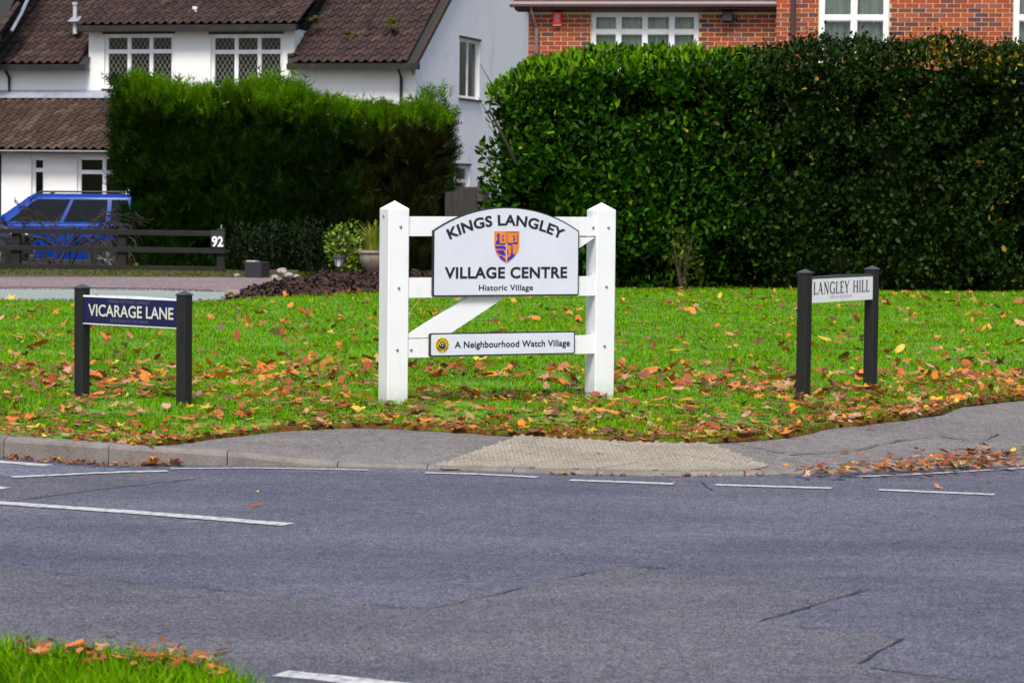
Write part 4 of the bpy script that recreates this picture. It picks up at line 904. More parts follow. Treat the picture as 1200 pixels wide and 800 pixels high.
def tiled_slope(root, house, u0, u1, base, pitch, rows, m, me, left_fn=None, right_fn=None, limit=300, gauge=.30, u_off=0.0):
    """roof covering: base = (y, z) of the eaves line in house space, rows up the slope; each tile in view is a part"""
    cp, sp = math.cos(pitch), math.sin(pitch); rest = MB(); cnt = 0; wd = .225
    rot = Matrix.Rotation(pitch, 4, 'X'); tv = [v.co.copy() for v in me.vertices]; tf = [tuple(p.vertices) for p in me.polygons]; mw = house.matrix_world
    for r_ in range(rows):
        yy, zz = base[0]+r_*gauge*cp, base[1]+r_*gauge*sp
        for c in range(int((u1-u0)/wd)):
            u = u0+u_off+c*wd
            if left_fn and u+wd*.4 < left_fn(r_*gauge): continue
            if right_fn and u+wd*.6 > right_fn(r_*gauge): continue
            px, py = project(mw @ Vector((u+.11, yy, zz)))
            if -8 < px < 1208 and -6 < py < 300 and TILE_COUNT[0] < limit:
                o = put('tile', me, root, (u, yy+random.uniform(-.006, .006), zz), (pitch+random.gauss(0, .012), random.gauss(0, .01), random.gauss(0, .006))); TILE_COUNT[0] += 1
            else: rest.add([rot @ v + Vector((u, yy, zz)) for v in tv], tf)
    if rest.v: tag(rest.build('roof_tiles', m, root), kind='stuff')

# ================================================================== WHITE HOUSE
HA = R(-16); HC = at_y(487, 150, 62.0); HC = Vector((HC.x, HC.y, -.12))
wh = thing('house', 'white rendered house with brown pantile roof and leaded windows behind the conifer hedge', 'house', HC, HA)
HP_ = Plane(HC, HA); bpy.context.view_layer.update()
def wq(x, y, v=0): return HP_.hit(x, y, v)
UL = wq(-130, 100)[0]; ZE = wq(420, 71)[1]                      # eaves height
DL, DR = wq(104, 60)[0], wq(345, 60)[0]; ZD = wq(225, 35)[1]     # wall dormer
GDEP = 11.8; PIT = R(33)
w1 = [wq(122, 104), wq(203, 40)]; w2 = [wq(246.5, 107), wq(331, 41)]
win1 = (w1[0][0], w1[1][0], w1[0][1]+.0, w1[1][1]); win2 = (w2[0][0], w2[1][0], w1[0][1]-.02, w1[1][1]-.02)
m = MB()
wall_mesh(m, UL, 0, 0, ZE, [(win1[0], win1[1], win1[2], ZE), (win2[0], win2[1], win2[2], ZE)], 0, .28, skip=ZE)
wall_mesh(m, DL, DR, ZE, ZD, [(win1[0], win1[1], ZE, win1[3]), (win2[0], win2[1], ZE, win2[3])], 0, .28, skip=ZE)
m.add([(DL,0,ZE),(DL,0,ZD),(DL,1.6,ZD),(DL,1.6,ZE),(DR,0,ZE),(DR,0,ZD),(DR,1.6,ZD),(DR,1.6,ZE)], [(0,3,2,1),(4,5,6,7)])
m.build('front_wall', 'render_white', wh)
window(wh, *win1, (.345, .665), .685, 0, bar=.06, dia=(.115, .175), head='sill')
window(wh, *win2, (.345, .665), .685, 0, bar=.06, dia=(.115, .175), head='sill')
# gable end: x constant = 0, runs back along +y
GP = Plane(HC, HA+math.pi/2)
def gq(x, y): return GP.hit(x, y)
ZR = ZE+GDEP/2*math.tan(PIT)
ga, gb = gq(538, 114.5), gq(562.5, 49); gc, gd = gq(523, 224), gq(550.5, 194.5)
gh = [(ga[0], gb[0], ga[1], gb[1]), (gc[0], gd[0], gc[1]-.2, gd[1])]
m = MB(); wall_mesh(m, 0, GDEP, 0, ZE, [gh[1], (gh[0][0], gh[0][1], gh[0][2], ZE)] if gh[0][3] > ZE else gh, 0, .2, skip=ZE)
if gh[0][3] > ZE: wall_mesh(m, gh[0][0]-.0, gh[0][1], ZE, gh[0][3], [(gh[0][0], gh[0][1], ZE, gh[0][3])], 0, .2, skip=ZE)
tz = gh[0][3]+.001 if gh[0][3] > ZE else ZE
# triangle above the eaves, split round the window head
def rake(y): return ZE+(min(y, GDEP-y))*math.tan(PIT)
ysamp = sorted({0, GDEP/2, GDEP, gh[0][0], gh[0][1]})
for a, b_ in zip(ysamp[:-1], ysamp[1:]):
    z0 = max(ZE, gh[0][3]) if (gh[0][0] <= (a+b_)/2 <= gh[0][1]) else ZE
    m.add([(a,0,z0),(b_,0,z0),(b_,0,rake(b_)),(a,0,rake(a))], [(0,1,2,3)])
gw = m.build('gable_wall', 'render_gable_shade_tint', wh); gw.rotation_euler = (0, 0, math.pi/2); gw.location = (0, 0, 0)
hold = put('gable_window', None, wh); hold.rotation_euler = (0, 0, math.pi/2)
window(hold, *gh[0], (.55,), None, 0, bar=.05, head='fascia_dark'); window(hold, *gh[1], (.5,), .55, 0, bar=.05, head='fascia_dark')
for ch in list(hold.children):                                # windows of the gable are parts of the house itself
    ch.parent = wh; ch.rotation_euler = (0, 0, math.pi/2)
bpy.data.objects.remove(hold)
MB().box(gq(573, 100)[0], gq(573, 100)[0]+.012, -.004, .01, 0, rake(gq(573, 100)[0])-.05).build('render_joint', 'grey_frame', wh)
o = [c for c in wh.children if c.name.startswith('render_joint')][0]; o.rotation_euler = (0, 0, math.pi/2)
pp = MB(); a_, b_ = wq(470, 76), wq(470, 92); gpos = [(wq(480.5, 78)), wq(486, 80), wq(485.8, 89), wq(482, 90)]
MB().prism([wq(480.5, 77), wq(485.6, 76), wq(485.4, 88), wq(483.5, 89), wq(482.5, 84)], -.004, .01).build('bare_patch', 'stoneware', wh)
# roof: part with the tiles as its pieces
OVH = .30
roof = MB()
eav = (-OVH, ZE+.02-OVH*math.tan(PIT)+.10)
yr = GDEP/2; 
roof.add([(UL, eav[0], eav[1]-.02), (DL+.05, eav[0], eav[1]-.02), (DL+.05, yr, ZR+.1), (UL, yr, ZR+.1), (DR-.05, eav[0], eav[1]-.02), (.10, eav[0], eav[1]-.02), (.10, yr, ZR+.1), (DR-2.5, yr, ZR+.1), (UL, GDEP+.3, ZE-.1), (.10, GDEP+.3, ZE-.1)],
         [(0,1,2,3), (4,5,6,7), (3,6,9,8)])
DP = R(27); dev = (-.26, ZD+.10)
roof.add([(DL-.08, dev[0], dev[1]-.02), (DR+.12, dev[0], dev[1]-.02), (DR+.12, dev[0]+5*math.cos(DP), dev[1]-.02+5*math.sin(DP)), (DL-.08, dev[0]+5*math.cos(DP), dev[1]-.02+5*math.sin(DP))], [(0,1,2,3)])
rf = roof.build('roof', 'roof_felt', wh)
bpy.context.view_layer.update()
TM = tile_mesh('tile', 'roof_tile'); TL = tile_mesh('tile', 'lean_tile')
UV_ = wq(26, 20)[0]                                           # valley towards the neighbour
tiled_slope(rf, wh, DR+.10-9*.225, .10, (eav[0]-.03, eav[1]), PIT, 19, 'roof_tile', TM, left_fn=lambda s_: DR+.12-.8*s_)
tiled_slope(rf, wh, DL-.14, DR+.16, (dev[0]-.03, dev[1]), DP, 14, 'roof_tile', TM)
tiled_slope(rf, wh, UV_-1.8, DL-.02, (eav[0]-.03, eav[1]), PIT, 19, 'roof_tile', TM, left_fn=lambda s_: UV_-.9-.8*s_)
# moss lumps
mo = MB()
for px, py in [(143, 13), (340, 18), (462, 30), (458, 24), (162, 17), (410, 40), (430, 2), (280, 12), (370, 22), (150, 16)]:
    u, z = wq(px, py, .6); 
    for k in range(7): mo.lathe([(.001, .05), (.05, .045), (.07, .02), (.06, -.03)], 6, (u+random.gauss(0, .08), .6+random.gauss(0, .06), z+random.gauss(0, .05)))
tag(mo.build('moss', 'moss', rf), kind='stuff')
# neighbouring roof beyond the valley, with lead strip
nb = MB(); zt_ = wq(20, 0)[1]+1.0; ux = wq(22, 33)[0]
nb.add([(UL, -.9, wq(0, 41, -.9)[1]), (ux-.05, -.9, wq(0, 41, -.9)[1]), (ux-.30, 2.2, zt_+1.1), (UL, 2.2, zt_+1.1)], [(0,1,2,3)])
nbo = nb.build('side_roof', 'roof_felt', wh)
tiled_slope(nbo, wh, UL, ux, (-.93, wq(0, 41, -.9)[1]+.02), R(36), 12, 'roof_tile', TM, right_fn=lambda s_: ux-.02-.09*s_)
f0 = MB(); f0.box(UL, ux, -1.0, -.86, wq(0, 44, -.9)[1]-.10, wq(0, 41, -.9)[1]); f0.build('gutter', 'fascia_dark', wh)
fl = MB(); fl.tube([(ux+.02, -.42, wq(24, 37, -.4)[1]), (ux-.02, .2, wq(22, 15, .2)[1]), (ux-.16, 1.2, wq(17, -20, 1.2)[1])], .04, 5); fl.build('valley_flashing', 'lead_flashing', wh)
# fascias, gutters, downpipes
MB().box(UL, DL+.04, -OVH-.10, -OVH+.02, eav[1]-.15, eav[1]-.01).build('gutter', 'fascia_dark', wh)
MB().box(DR-.04, .18, -OVH-.10, -OVH+.02, eav[1]-.15, eav[1]-.01).build('gutter', 'fascia_dark', wh)
MB().box(DL-.10, DR+.16, -.36, -.20, dev[1]-.15, dev[1]-.01).build('gutter', 'fascia_dark', wh)
MB().box(DL-.04, DR+.08, -.22, .02, dev[1]-.13, dev[1]-.10).build('soffit', 'fascia_dark', wh)
for a_, b_ in ((UL, DL+.04), (DR-.04, 0)): MB().add([(a_,-OVH,eav[1]-.12),(b_,-OVH,eav[1]-.12),(b_,0,eav[1]-.10),(a_,0,eav[1]-.10)], [(0,1,2,3)]).build('soffit', 'fascia_dark', wh)
u_ = wq(471, 100)[0]; MB().tube([(u_, -.30, eav[1]-.1), (u_, -.06, eav[1]-.32), (u_, -.05, 1)], .036, 8).build('downpipe', 'fascia_dark', wh)
u_ = wq(12, 100)[0]; MB().tube([(u_, -.30, eav[1]-.1), (u_, -.06, eav[1]-.3), (u_, -.05, wq(12, 118)[1])], .038, 8).build('downpipe', 'fascia_dark', wh)
bc = MB(); zz = wq(492, 69)[1]; bc.prism([(.0, -.0), (.10, 0), (.10, 0)][:0] or [(0.0, eav[1]-.02), (.085, eav[1]-.02), (.085, eav[1]+.05), (0.0, eav[1]+.05)], -.3, -.25)
rk = MB(); rk.add([(.085, -OVH, eav[1]-.08), (.085, yr, ZR+.02), (.085, yr, ZR+.16), (.085, -OVH, eav[1]+.05), (.125, -OVH, eav[1]-.08), (.125, yr, ZR+.02), (.125, yr, ZR+.16), (.125, -OVH, eav[1]+.05)],
   [(0,1,2,3),(7,6,5,4),(0,4,5,1),(3,2,6,7),(0,3,7,4),(1,5,6,2)]); rk.build('verge', 'roof_tile', wh)
# vent pipes through the roof
for (px, y0, y1, rad, m_) in ((88, 3, 25, .052, 'grey_frame'), (228.5, 8, 26, .045, 'upvc')):
    v = .30 if px > 100 else .55
    u, zt2 = wq(px, y0, v); zb2 = wq(px, y1, v)[1]
    b = MB(); b.lathe([(rad, zb2-.3), (rad, zt2-.06), (rad*1.35, zt2-.06), (rad*1.35, zt2), (rad*.6, zt2)], 12, (u, v, 0)); b.build('vent_pipe', m_, wh, True)
    MB().add([(u-.14, v-.14, zb2-.02), (u+.14, v-.14, zb2-.02), (u+.12, v+.12, zb2+.12), (u-.12, v+.12, zb2+.12)], [(0,1,2,3)]).build('flashing', 'lead_flashing', wh)
# lean-to (garage front) on the left
VL = -2.2
zl0, zl1 = wq(60, 176, VL)[1], wq(60, 112, 0)[1]; LPit = math.atan2(zl1-zl0, 0-VL+.25)
LUL, LUR = UL, wq(210, 150, VL)[0]
lr = MB().add([(LUL, VL-.25, zl0-.03), (LUR, VL-.25, zl0-.03), (LUR, -.01, zl1-.03), (LUL, -.01, zl1-.03)], [(0,1,2,3)]).build('lean_to_roof', 'roof_felt', wh)
TILE_SAVE = TILE_COUNT[0]; TILE_COUNT[0] = 0
nr = int((zl1-zl0)/math.sin(LPit)/.285)+1
tiled_slope(lr, wh, LUL, LUR, (VL-.28, zl0), LPit, nr-1, 'lean_tile', TL, limit=120, gauge=.285)
MB().add([(LUL, -.02, zl1+.12), (LUR, -.02, zl1+.12), (LUR, -.32, zl1-.07), (LUL, -.32, zl1-.07)], [(0,1,2,3)]).build('lead_apron', 'lead_flashing', wh)
MB().box(LUL, LUR, VL-.38, VL-.27, zl0-.09, zl0-.015).build('gutter', 'fascia_dark', wh)
MB().box(LUL, LUR, VL-.385, VL-.37, zl0-.03, zl0-.01).build('gutter_lip', 'grey_frame', wh)
h1a, h1b = wq(36.5, 260, VL), wq(52, 184, VL); h2a, h2b = wq(90, 240, VL), wq(175, 184, VL)
m = MB(); wall_mesh(m, LUL, LUR, 0, zl0, [(h1a[0], h1b[0], h1a[1], h1b[1]), (h2a[0], h2b[0], h2a[1], h2b[1])], VL, VL+.25)
m.add([(LUR, VL, 0), (LUR, VL, zl0), (LUR, 0, zl1), (LUR, 0, 0)], [(0,1,2,3)])
m.build('lean_to_wall', 'render_white', wh)
window(wh, h1a[0], h1b[0], h1a[1], h1b[1], (), .80, VL, bar=.055, sill=False); window(wh, h2a[0], h2b[0], h2a[1], h2b[1], (.36, .68), .68, VL, bar=.055, sill=False)
MB().box(wq(-30, 200, VL)[0], wq(1.5, 200, VL)[0], VL-.03, VL+.02, 0, zl0-.1).build('side_door', 'dark_room', wh)

# ================================================================== BRICK HOUSE
BA = R(-9); BC = at_y(619, 60, 46.5); BC = Vector((BC.x, BC.y, .1))
bh = thing('brick_house', 'red brick house with white windows and red alarm box above the laurel hedge', 'house', BC, BA)
BP = Plane(BC, BA); bpy.context.view_layer.update()
def bq(x, y, v=0): return BP.hit(x, y, v)
VJ = -.40                                                     # the right-hand bay stands forward
UJ = bq(911, 40)[0]; ZB1 = bq(750, 14)[1]; UE = bq(1320, 40, VJ)[0]
wa = (bq(692, 88)[0], bq(818, 60)[0], bq(692, 100)[1], bq(700, 14.5)[1]); wb = (bq(959, 60, VJ)[0], bq(1041, 60, VJ)[0], bq(959, 100, VJ)[1], bq(1000, -32, VJ)[1]); wc = (bq(1187, 60, VJ)[0], bq(1270, 60, VJ)[0], wb[2], wb[3])
ZT2 = bq(1000, -75, VJ)[1]
CO = .075; BW = .212; BHh = .0625
RC = .005
m = MB(); wall_mesh(m, 0, UJ, 0, ZB1+.1, [wa], RC, .2); wall_mesh(m, UJ+RC, UE, 0, ZT2, [wb, wc], VJ+RC, VJ+.2)
m.add([(UJ+RC, VJ+RC, 0), (UJ+RC, .3, 0), (UJ+RC, .3, ZT2), (UJ+RC, VJ+RC, ZT2)], [(0,1,2,3)]); m.add([(RC, RC, 0), (RC, 8, 0), (RC, 8, ZB1), (RC, RC, ZB1)], [(0,1,2,3)])
wallp = m.build('wall', 'mortar', bh)
def brick_mesh(l): return MB().bevbox(0, l, 0, .05, 0, BHh, .004).mesh('brick', 'brick')
BMS = {}
def brick_at(u, l, z, v, store):
    l = round(l, 3)
    if l < .03: return
    px, py = project(bh.matrix_world @ Vector((u+l/2, v, z+.03)))
    vis = -10 < px < 1210 and -6 < py < interp(px, [(600, 85), (700, 72), (800, 70), (1200, 66)])
    if vis and len(store) < 300:
        if l not in BMS: BMS[l] = brick_mesh(l)
        store.append(put('brick', BMS[l], wallp, (u, v+random.uniform(-.001, .0015), z)))
    elif -150 < px < 1350: REST.append((u, l, z, v))
store = []; REST = []
def brick_courses(u0, u1, z0, z1, v, holes):
    k0 = int(z0/CO); k1 = int(z1/CO)
    for k in range(k1-1, k0-1, -1):
        z = k*CO; segs = [(u0, u1)]
        for h in holes:
            if h[2] < z+CO*.5 and h[3] > z+CO*.5:
                segs = [t for s_ in segs for t in ((s_[0], min(s_[1], h[0]-.012)), (max(s_[0], h[1]+.012), s_[1])) if t[1]-t[0] > .03]
        off_ = (k % 2)*.1125
        for a, b_ in segs:
            c0 = math.floor((a-off_)/.225)
            u = c0*.225+off_
            while u < b_:
                ua, ub_ = max(u, a), min(u+BW, b_)
                brick_at(ua, ub_-ua, z, v, store); u += .225
zlow = 0
brick_courses(UJ+.004, UE, zlow, ZT2, VJ, [wb, wc]); brick_courses(0.0, UJ-.002, zlow, ZB1, 0, [wa])
rb = MB()
for u, l, z, v in REST: rb.bevbox(u, u+l, v, v+.05, z, z+BHh, .004)
if rb.v: tag(rb.build('bricks', 'brick', wallp), kind='stuff')
window(bh, *wa, (.255, .5, .75), .735, 0, bar=.062, curtain=True, depth=.05)
window(bh, *wb, (.5,), .60, VJ, bar=.075, curtain=True, depth=.05); window(bh, *wc, (.5,), .60, VJ, bar=.075, curtain=True, depth=.05)
# faceted glass diamonds in the top lights of the long window
# pent roof with gutter over the left part
er_ = MB(); ul, ur = bq(598, 10, -.5)[0], UJ+.0; EO = .14
z_g = bq(750, 3.5, -EO)[1]
er_.add([(ul, -EO, z_g), (ur, -EO, z_g), (ur, 4.4, z_g+3.0), (ul, 4.4, z_g+3.0), (ul, -EO, z_g-.05), (ur, -EO, z_g-.05), (ur, .02, ZB1+.02), (ul, .02, ZB1+.02)], [(0,1,2,3), (4,7,6,5), (0,4,5,1)])
rf2 = er_.build('roof', 'roof_felt', bh)
TM2 = MB()
for k in range(1): pass
pt_ = MB(); pt_.box(0, .262, 0, .30, 0, .016); PTM = pt_.mesh('tile', 'roof_tile')
pr = math.atan2(3.0, 4.9)
for r_ in range(3):
    for c in range(int((ur-ul)/.265)): put('tile', PTM, rf2, (ul+c*.265+(.13 if r_ % 2 else 0)-.1*(r_ % 2), -EO-.05+r_*.2*math.cos(pr), z_g+.005+r_*.2*math.sin(pr)+random.uniform(0, .006)), (pr-.05, random.gauss(0, .008), 0))
g2 = MB(); g2.tube([(ul-.05, -EO-.09, z_g-.03), (ur, -EO-.09, z_g-.03)], .052, 8); g2.build('gutter', 'gutter_mauve', bh, True)
MB().box(ul+.04, ur, -EO-.03, -EO, z_g-.11, z_g-.01).build('fascia', 'gutter_brown', bh)
MB().add([(ul+.04, -EO, z_g-.10), (ur, -EO, z_g-.10), (ur, .0, ZB1-.005), (ul+.04, .0, ZB1-.005)], [(0,1,2,3)]).build('soffit', 'gutter_brown', bh)
u_ = bq(629.5, 40)[0]; ud = bq(623.5, 12, -EO)[0]; MB().tube([(ud, -EO-.08, z_g-.05), (ud, -EO-.07, z_g-.20), (u_, -.07, z_g-.42), (u_, -.06, 0)], .036, 8).build('downpipe', 'gutter_mauve', bh, True)
u_ = bq(929.5, 30, VJ)[0]; MB().tube([(u_, VJ-.06, ZT2), (u_, VJ-.06, 0)], .040, 8).build('downpipe', 'gutter_brown', bh, True)
# alarm box
au0, az0 = bq(647.8, 30.5, -.05); au1, az1 = bq(658.3, 14.5, -.05)
b = MB(); b.bevbox(au0, au1, -.075, -.001, az0+.02, az1, .012); al = b.build('alarm_box', 'alarm_red', bh)
MB().box(au0+.005, au1-.002, -.07, -.003, az0, az0+.018).build('strobe', 'pale_lid', al)
for k in range(4): 
    MB().box(au0+.035, au1-.035, -.0775, -.074, az0+.08+k*.03, az0+.092+k*.03).build('print_line', 'pale_lid', al)
# flood lamp under the eaves
lu, lz = bq(854, 19, -.1); b = MB(); b.bevbox(lu-.11, lu+.07, -.16, -.02, lz-.08, lz+.07, .015); b.box(lu-.03, lu+.0, -.03, 0, lz-.02, lz+.1); b.tube([(lu+.10, -.09, lz-.02), (lu+.12, -.12, lz-.06)], .03, 8)
b.build('flood_lamp', 'black_plastic', bh)

# ================================================================== TIMBER SIDE FENCE between the houses
ga_, gb_ = at_y(511, 230, 55.0), at_y(577, 230, 56.5); ga_.z = gb_.z = -.05
fa = math.atan2(gb_.y-ga_.y, gb_.x-ga_.x); FP = Plane(ga_, fa); fl_ = (gb_-ga_).length
tf_ = thing('board_fence', 'grey weathered close-board fence between white house and laurel hedge', 'fence', ga_, fa)
zt_ = FP.hit(530, 219.5)[1]; k = int(fl_/.105)
for i in range(k):
    hgt = zt_-.05 if i < k*.78 else zt_+.02; MB().box(i*.105, i*.105+.098, (i % 2)*.012, .018+(i % 2)*.012, 0, hgt+.06+random.uniform(-.006, .006)).build('board', 'old_fence', tf_)
MB().box(0, k*.105, .031, .07, .4, .48).build('rail', 'old_fence', tf_); MB().box(0, k*.105, .031, .07, 1.2, 1.28).build('rail', 'old_fence', tf_)
MB().box(k*.105*.76, k*.105*.76+.09, -.1, -.002, 0, zt_+.12).build('post', 'old_fence', tf_)
MB().box(k*.105*.76-.02, k*.105+.1, -.11, -.102, zt_-.05, zt_+.06).build('cap_rail', 'fence_black', tf_)

# ================================================================== HEDGES
def leaf_cards(P, Nn, size, asp, up=.3, spread=.9, fold=.25):
    """one folded leaf per point: P places, Nn outward directions"""
    n = len(P); T_ = Nn*.55+RNG.standard_normal((n, 3))*spread*.6+np.array([0, 0, up]); T_ /= np.linalg.norm(T_, axis=1)[:, None]
    U = np.cross(T_, Nn+RNG.standard_normal((n, 3))*.5); U /= (np.linalg.norm(U, axis=1)[:, None]+1e-6); Wn = np.cross(U, T_)
    L = size[:, None]; V = np.zeros((n, 6, 3))
    V[:, 0] = P; V[:, 1] = P+T_*L*.38+U*L*asp/2+Wn*L*fold*.35; V[:, 2] = P+T_*L*.72+U*L*asp*.40+Wn*L*fold*.2; V[:, 3] = P+T_*L-Wn*L*fold*.25
    V[:, 4] = P+T_*L*.72-U*L*asp*.40+Wn*L*fold*.2; V[:, 5] = P+T_*L*.38-U*L*asp/2+Wn*L*fold*.35
    k = np.arange(n)*6; M = np.stack([k, k+1, k+2], 1), np.stack([k, k+2, k+3], 1), np.stack([k, k+3, k+4], 1), np.stack([k, k+4, k+5], 1)
    return V.reshape(-1, 3), np.concatenate(M, 0)
def spray_cards(P, D, size, nb=4):
    """feathery conifer spray: a thin axis with side shoots in one plane"""
    n = len(P); D = D/np.linalg.norm(D, axis=1)[:, None]; S_ = np.cross(D, RNG.standard_normal((n, 3))); S_ /= (np.linalg.norm(S_, axis=1)[:, None]+1e-6)
    V = []; F = []; L = size[:, None]; kk = 0
    def tri(a, b_, c):
        nonlocal kk
        V.append(np.stack([a, b_, c], 1)); kk += 1
    tri(P-S_*L*.03, P+S_*L*.03, P+D*L)
    for i in range(nb):
        t = .12+.72*i/nb; ln = .42*(1-t*.75)
        for sg in (1, -1):
            b0 = P+D*L*t; tip = b0+(D*.75+S_*sg*.8)*L*ln+RNG.standard_normal((n, 3))*L*.04
            tri(b0-D*L*.035, b0+D*L*.035, tip)
    V = np.stack(V, 1)                                        # n, k, 3, 3
    Vf = V.reshape(-1, 3); F = np.arange(len(Vf)).reshape(-1, 3); return Vf, F
class Hedge:
    """clipped hedge running along world x: rounded-off body with its own top line, ends and bulges"""
    def __init__(s, xl, xr, yc, hd, z0, top, seed, lump, endr_l=1.0, endr_r=1.0, batter=0.0, cave=.4):
        s.__dict__.update(locals())
    def half(s, x):
        t = 1.0
        if x < s.xl+s.endr_l: q = max(0, (x-s.xl)/s.endr_l); t = min(t, math.sqrt(max(0, 1-(1-q)**2)))
        if x > s.xr-s.endr_r: q = max(0, (s.xr-x)/s.endr_r); t = min(t, math.sqrt(max(0, 1-(1-q)**2)))
        return s.hd*t
    def pt(s, x, w_, inset=0.0):
        """w_ 0..1 runs from the foot of the front face over the top to the back"""
        h = max(s.half(x)-inset, .02); zt = s.top(x)-inset*.35-(.25*(1-h/s.hd) if h < s.hd else 0); fr = zt-s.z0
        tot = fr+2*h; d = w_*tot; rr_ = min(.45, h*.8)
        if d < fr-rr_: y, z, ny, nz_ = -h, s.z0+d, -1, 0.1
        elif d < fr+rr_:
            a = (d-(fr-rr_))/(2*rr_)*math.pi/2; y, z = -h+rr_*(1-math.cos(a)), zt-rr_+rr_*math.sin(a); ny, nz_ = -math.cos(a), math.sin(a)
        else: y, z, ny, nz_ = min(-h+(d-fr), h), zt, 0, 1
        y += s.batter*(z-s.z0)*(1 if y < 0 else 0)
        l = s.lump*(nz(x*.9+s.seed, z*.9, y*.9)+.55*nz(x*2.3, z*2.3+s.seed, y*2)+.35*nz(x*5, z*5, s.seed))
        g_ = nz(x*1.15+s.seed, z*1.25, 17)+.6*nz(x*2.9, z*3.1, 5+s.seed); g_ = min(max((g_-.22)/.3, 0), 1); l -= s.cave*g_*g_*(3-2*g_)*min(1, max(0, (zt-z)/.5))
        nx = 0
        if x < s.xl+s.endr_l: nx = -(1-(x-s.xl)/s.endr_l)
        if x > s.xr-s.endr_r: nx = (1-(s.xr-x)/s.endr_r)
        nv = Vector((nx, ny, nz_)); nv.normalize(); return Vector((x, s.yc+y, z))+nv*l, nv
    def core(s, name, m, parent, inset=.22, nx=60, nw=34):
        V = []; 
        for i in range(nx+1):
            for j in range(nw+1):
                x = s.xl+inset*.7+(s.xr-s.xl-inset*1.4)*i/nx; V.append(s.pt(x, j/nw, inset)[0])
        F = [(i*(nw+1)+j, (i+1)*(nw+1)+j, (i+1)*(nw+1)+j+1, i*(nw+1)+j+1) for i in range(nx) for j in range(nw)]
        b = MB(); b.add(V, F); k = len(b.v)
        # close back and ends
        for i in range(nx): 
            a0, a1 = V[i*(nw+1)+nw], V[(i+1)*(nw+1)+nw]; b.add([a0, a1, (a1.x, a1.y, s.z0), (a0.x, a0.y, s.z0)], [(0,1,2,3)])
        return b.build(name, m, parent)
    def sample(s, n, xr=None, wmax=1.0, jit=.16, cull=None):
        P = []; Q = []; xa, xb = xr or (s.xl, s.xr)
        while len(P) < n:
            x = random.uniform(xa, xb)
            if s.half(x) < .05 and random.random() < .5: x = max(s.xl+.01, min(s.xr-.01, x))
            w_ = random.random()*wmax; p_, nv = s.pt(x, w_)
            if cull and cull(p_): continue
            p_ = p_+nv*(random.random()**1.5*-jit+.05); P.append(p_); Q.append(nv)
        return np.array(P), np.array(Q)

# --- laurel hedge on the right (front face about 39 m away)
LT = sorted((at_y(x, y, 39.6).x, at_y(x, y, 39.6).z) for x, y in [(540, 108), (572, 100), (585, 97), (605, 89), (640, 78), (700, 70), (760, 68), (840, 66), (900, 63), (960, 59), (1010, 57), (1080, 62), (1140, 64), (1200, 65), (1300, 65), (1500, 68)])
hx0 = at_y(566, 150, 40.2).x
lh = thing('laurel_hedge', 'tall clipped broad-leaved laurel hedge with dark shaded face in front of brick house', 'hedge', (0, 0, 0))
H1 = Hedge(hx0, 10.8, 40.3, 1.15, .12, lambda x: interp(x, LT)+.09*nz(x*1.3, 21)+.07*nz(x*3.7, 5), 3.0, .17, 1.1, .8, 0.0, .55)
H1.core('branches_or_core', 'hedge_core_shade', lh, .40, 70, 34)  # closed core that blocks light, coloured as the shaded inside of the hedge
def gap(p_):
    g_ = nz(p_.x*1.25, p_.z*1.25, 17)+.6*nz(p_.x*3.1, p_.z*3.1, 5); low = max(0, 1-(p_.z-.12)/.45)
    return random.random() < low*.75 or (g_ > .6 and random.random() < .6)
P, Q = H1.sample(43000, None, .80, .30, gap)
sz = RNG.uniform(.05, .15, len(P))*np.array([1+.25*nz(p_[0]*1.1, p_[2]*1.1, 40) for p_ in P])
split = at_y(860, 200, 39.2).x
right = (P[:, 0]+RNG.normal(0, .45, len(P))) > split
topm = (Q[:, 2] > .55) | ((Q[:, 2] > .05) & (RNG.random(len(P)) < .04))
def np_leaves(name, sel, m, asp, sc_=1.0, up=.3, parent=lh):
    if sel.sum() == 0: return
    V, F = leaf_cards(P[sel], Q[sel], sz[sel]*sc_, asp, up); tag(put(name, np_mesh(name, V, F, m), parent), kind='stuff')
yel = RNG.random(len(P)) < np.where(right & (P[:, 2] > 2.6), .022, .002)
yel2 = right & topm & (P[:, 0] > at_y(1080, 100, 39.2).x) & (RNG.random(len(P)) < .25)
top_lit = (~right) & ((topm & (RNG.random(len(P)) < .6)) | (RNG.random(len(P)) < .02)) & ~yel  # mostly upward-facing leaves, given the lit colour
np_leaves('foliage', (~right) & ~top_lit & ~yel, 'laurel', .44)
np_leaves('lit_top_foliage', top_lit, 'laurel_lit', .36, 1.1, .9)
np_leaves('ivy_foliage', right & ~yel & ~yel2, 'ivy_leaf', .62, .72)
np_leaves('yellow_leaves', yel | yel2, 'yellow_leaf', .6, .75)
n_ex = 5200; P, Q = H1.sample(n_ex, (split+.3, 10.5), .9, .05, lambda p_: p_.z < 3.0); P += Q*np.abs(RNG.normal(0, .07, (n_ex, 1))); sz = RNG.uniform(.05, .09, n_ex)
np_leaves('top_ivy', np.ones(n_ex, bool), 'ivy_leaf', .6, .8, .6)
br = MB()
for k in range(26):                                          # bare stems poking out of the top and the left end
    x = random.uniform(hx0+.1, 9.5) if k > 6 else hx0+.25+random.random()*.3
    if k > 6: p0, nv = H1.pt(x, .62); p0 = p0-nv*.15; p1 = p0+Vector((random.gauss(0, .08), random.gauss(0, .05), random.uniform(.2, .42)))
    else: p0 = Vector((x, 39.9, random.uniform(1.8, 2.6))); p1 = p0+Vector((random.uniform(-.45, -.15), -.2, random.uniform(.3, .8)))
    br.tube([p0, p0.lerp(p1, .5)+Vector((.02, 0, .02)), p1], [.012, .009, .004], 4)
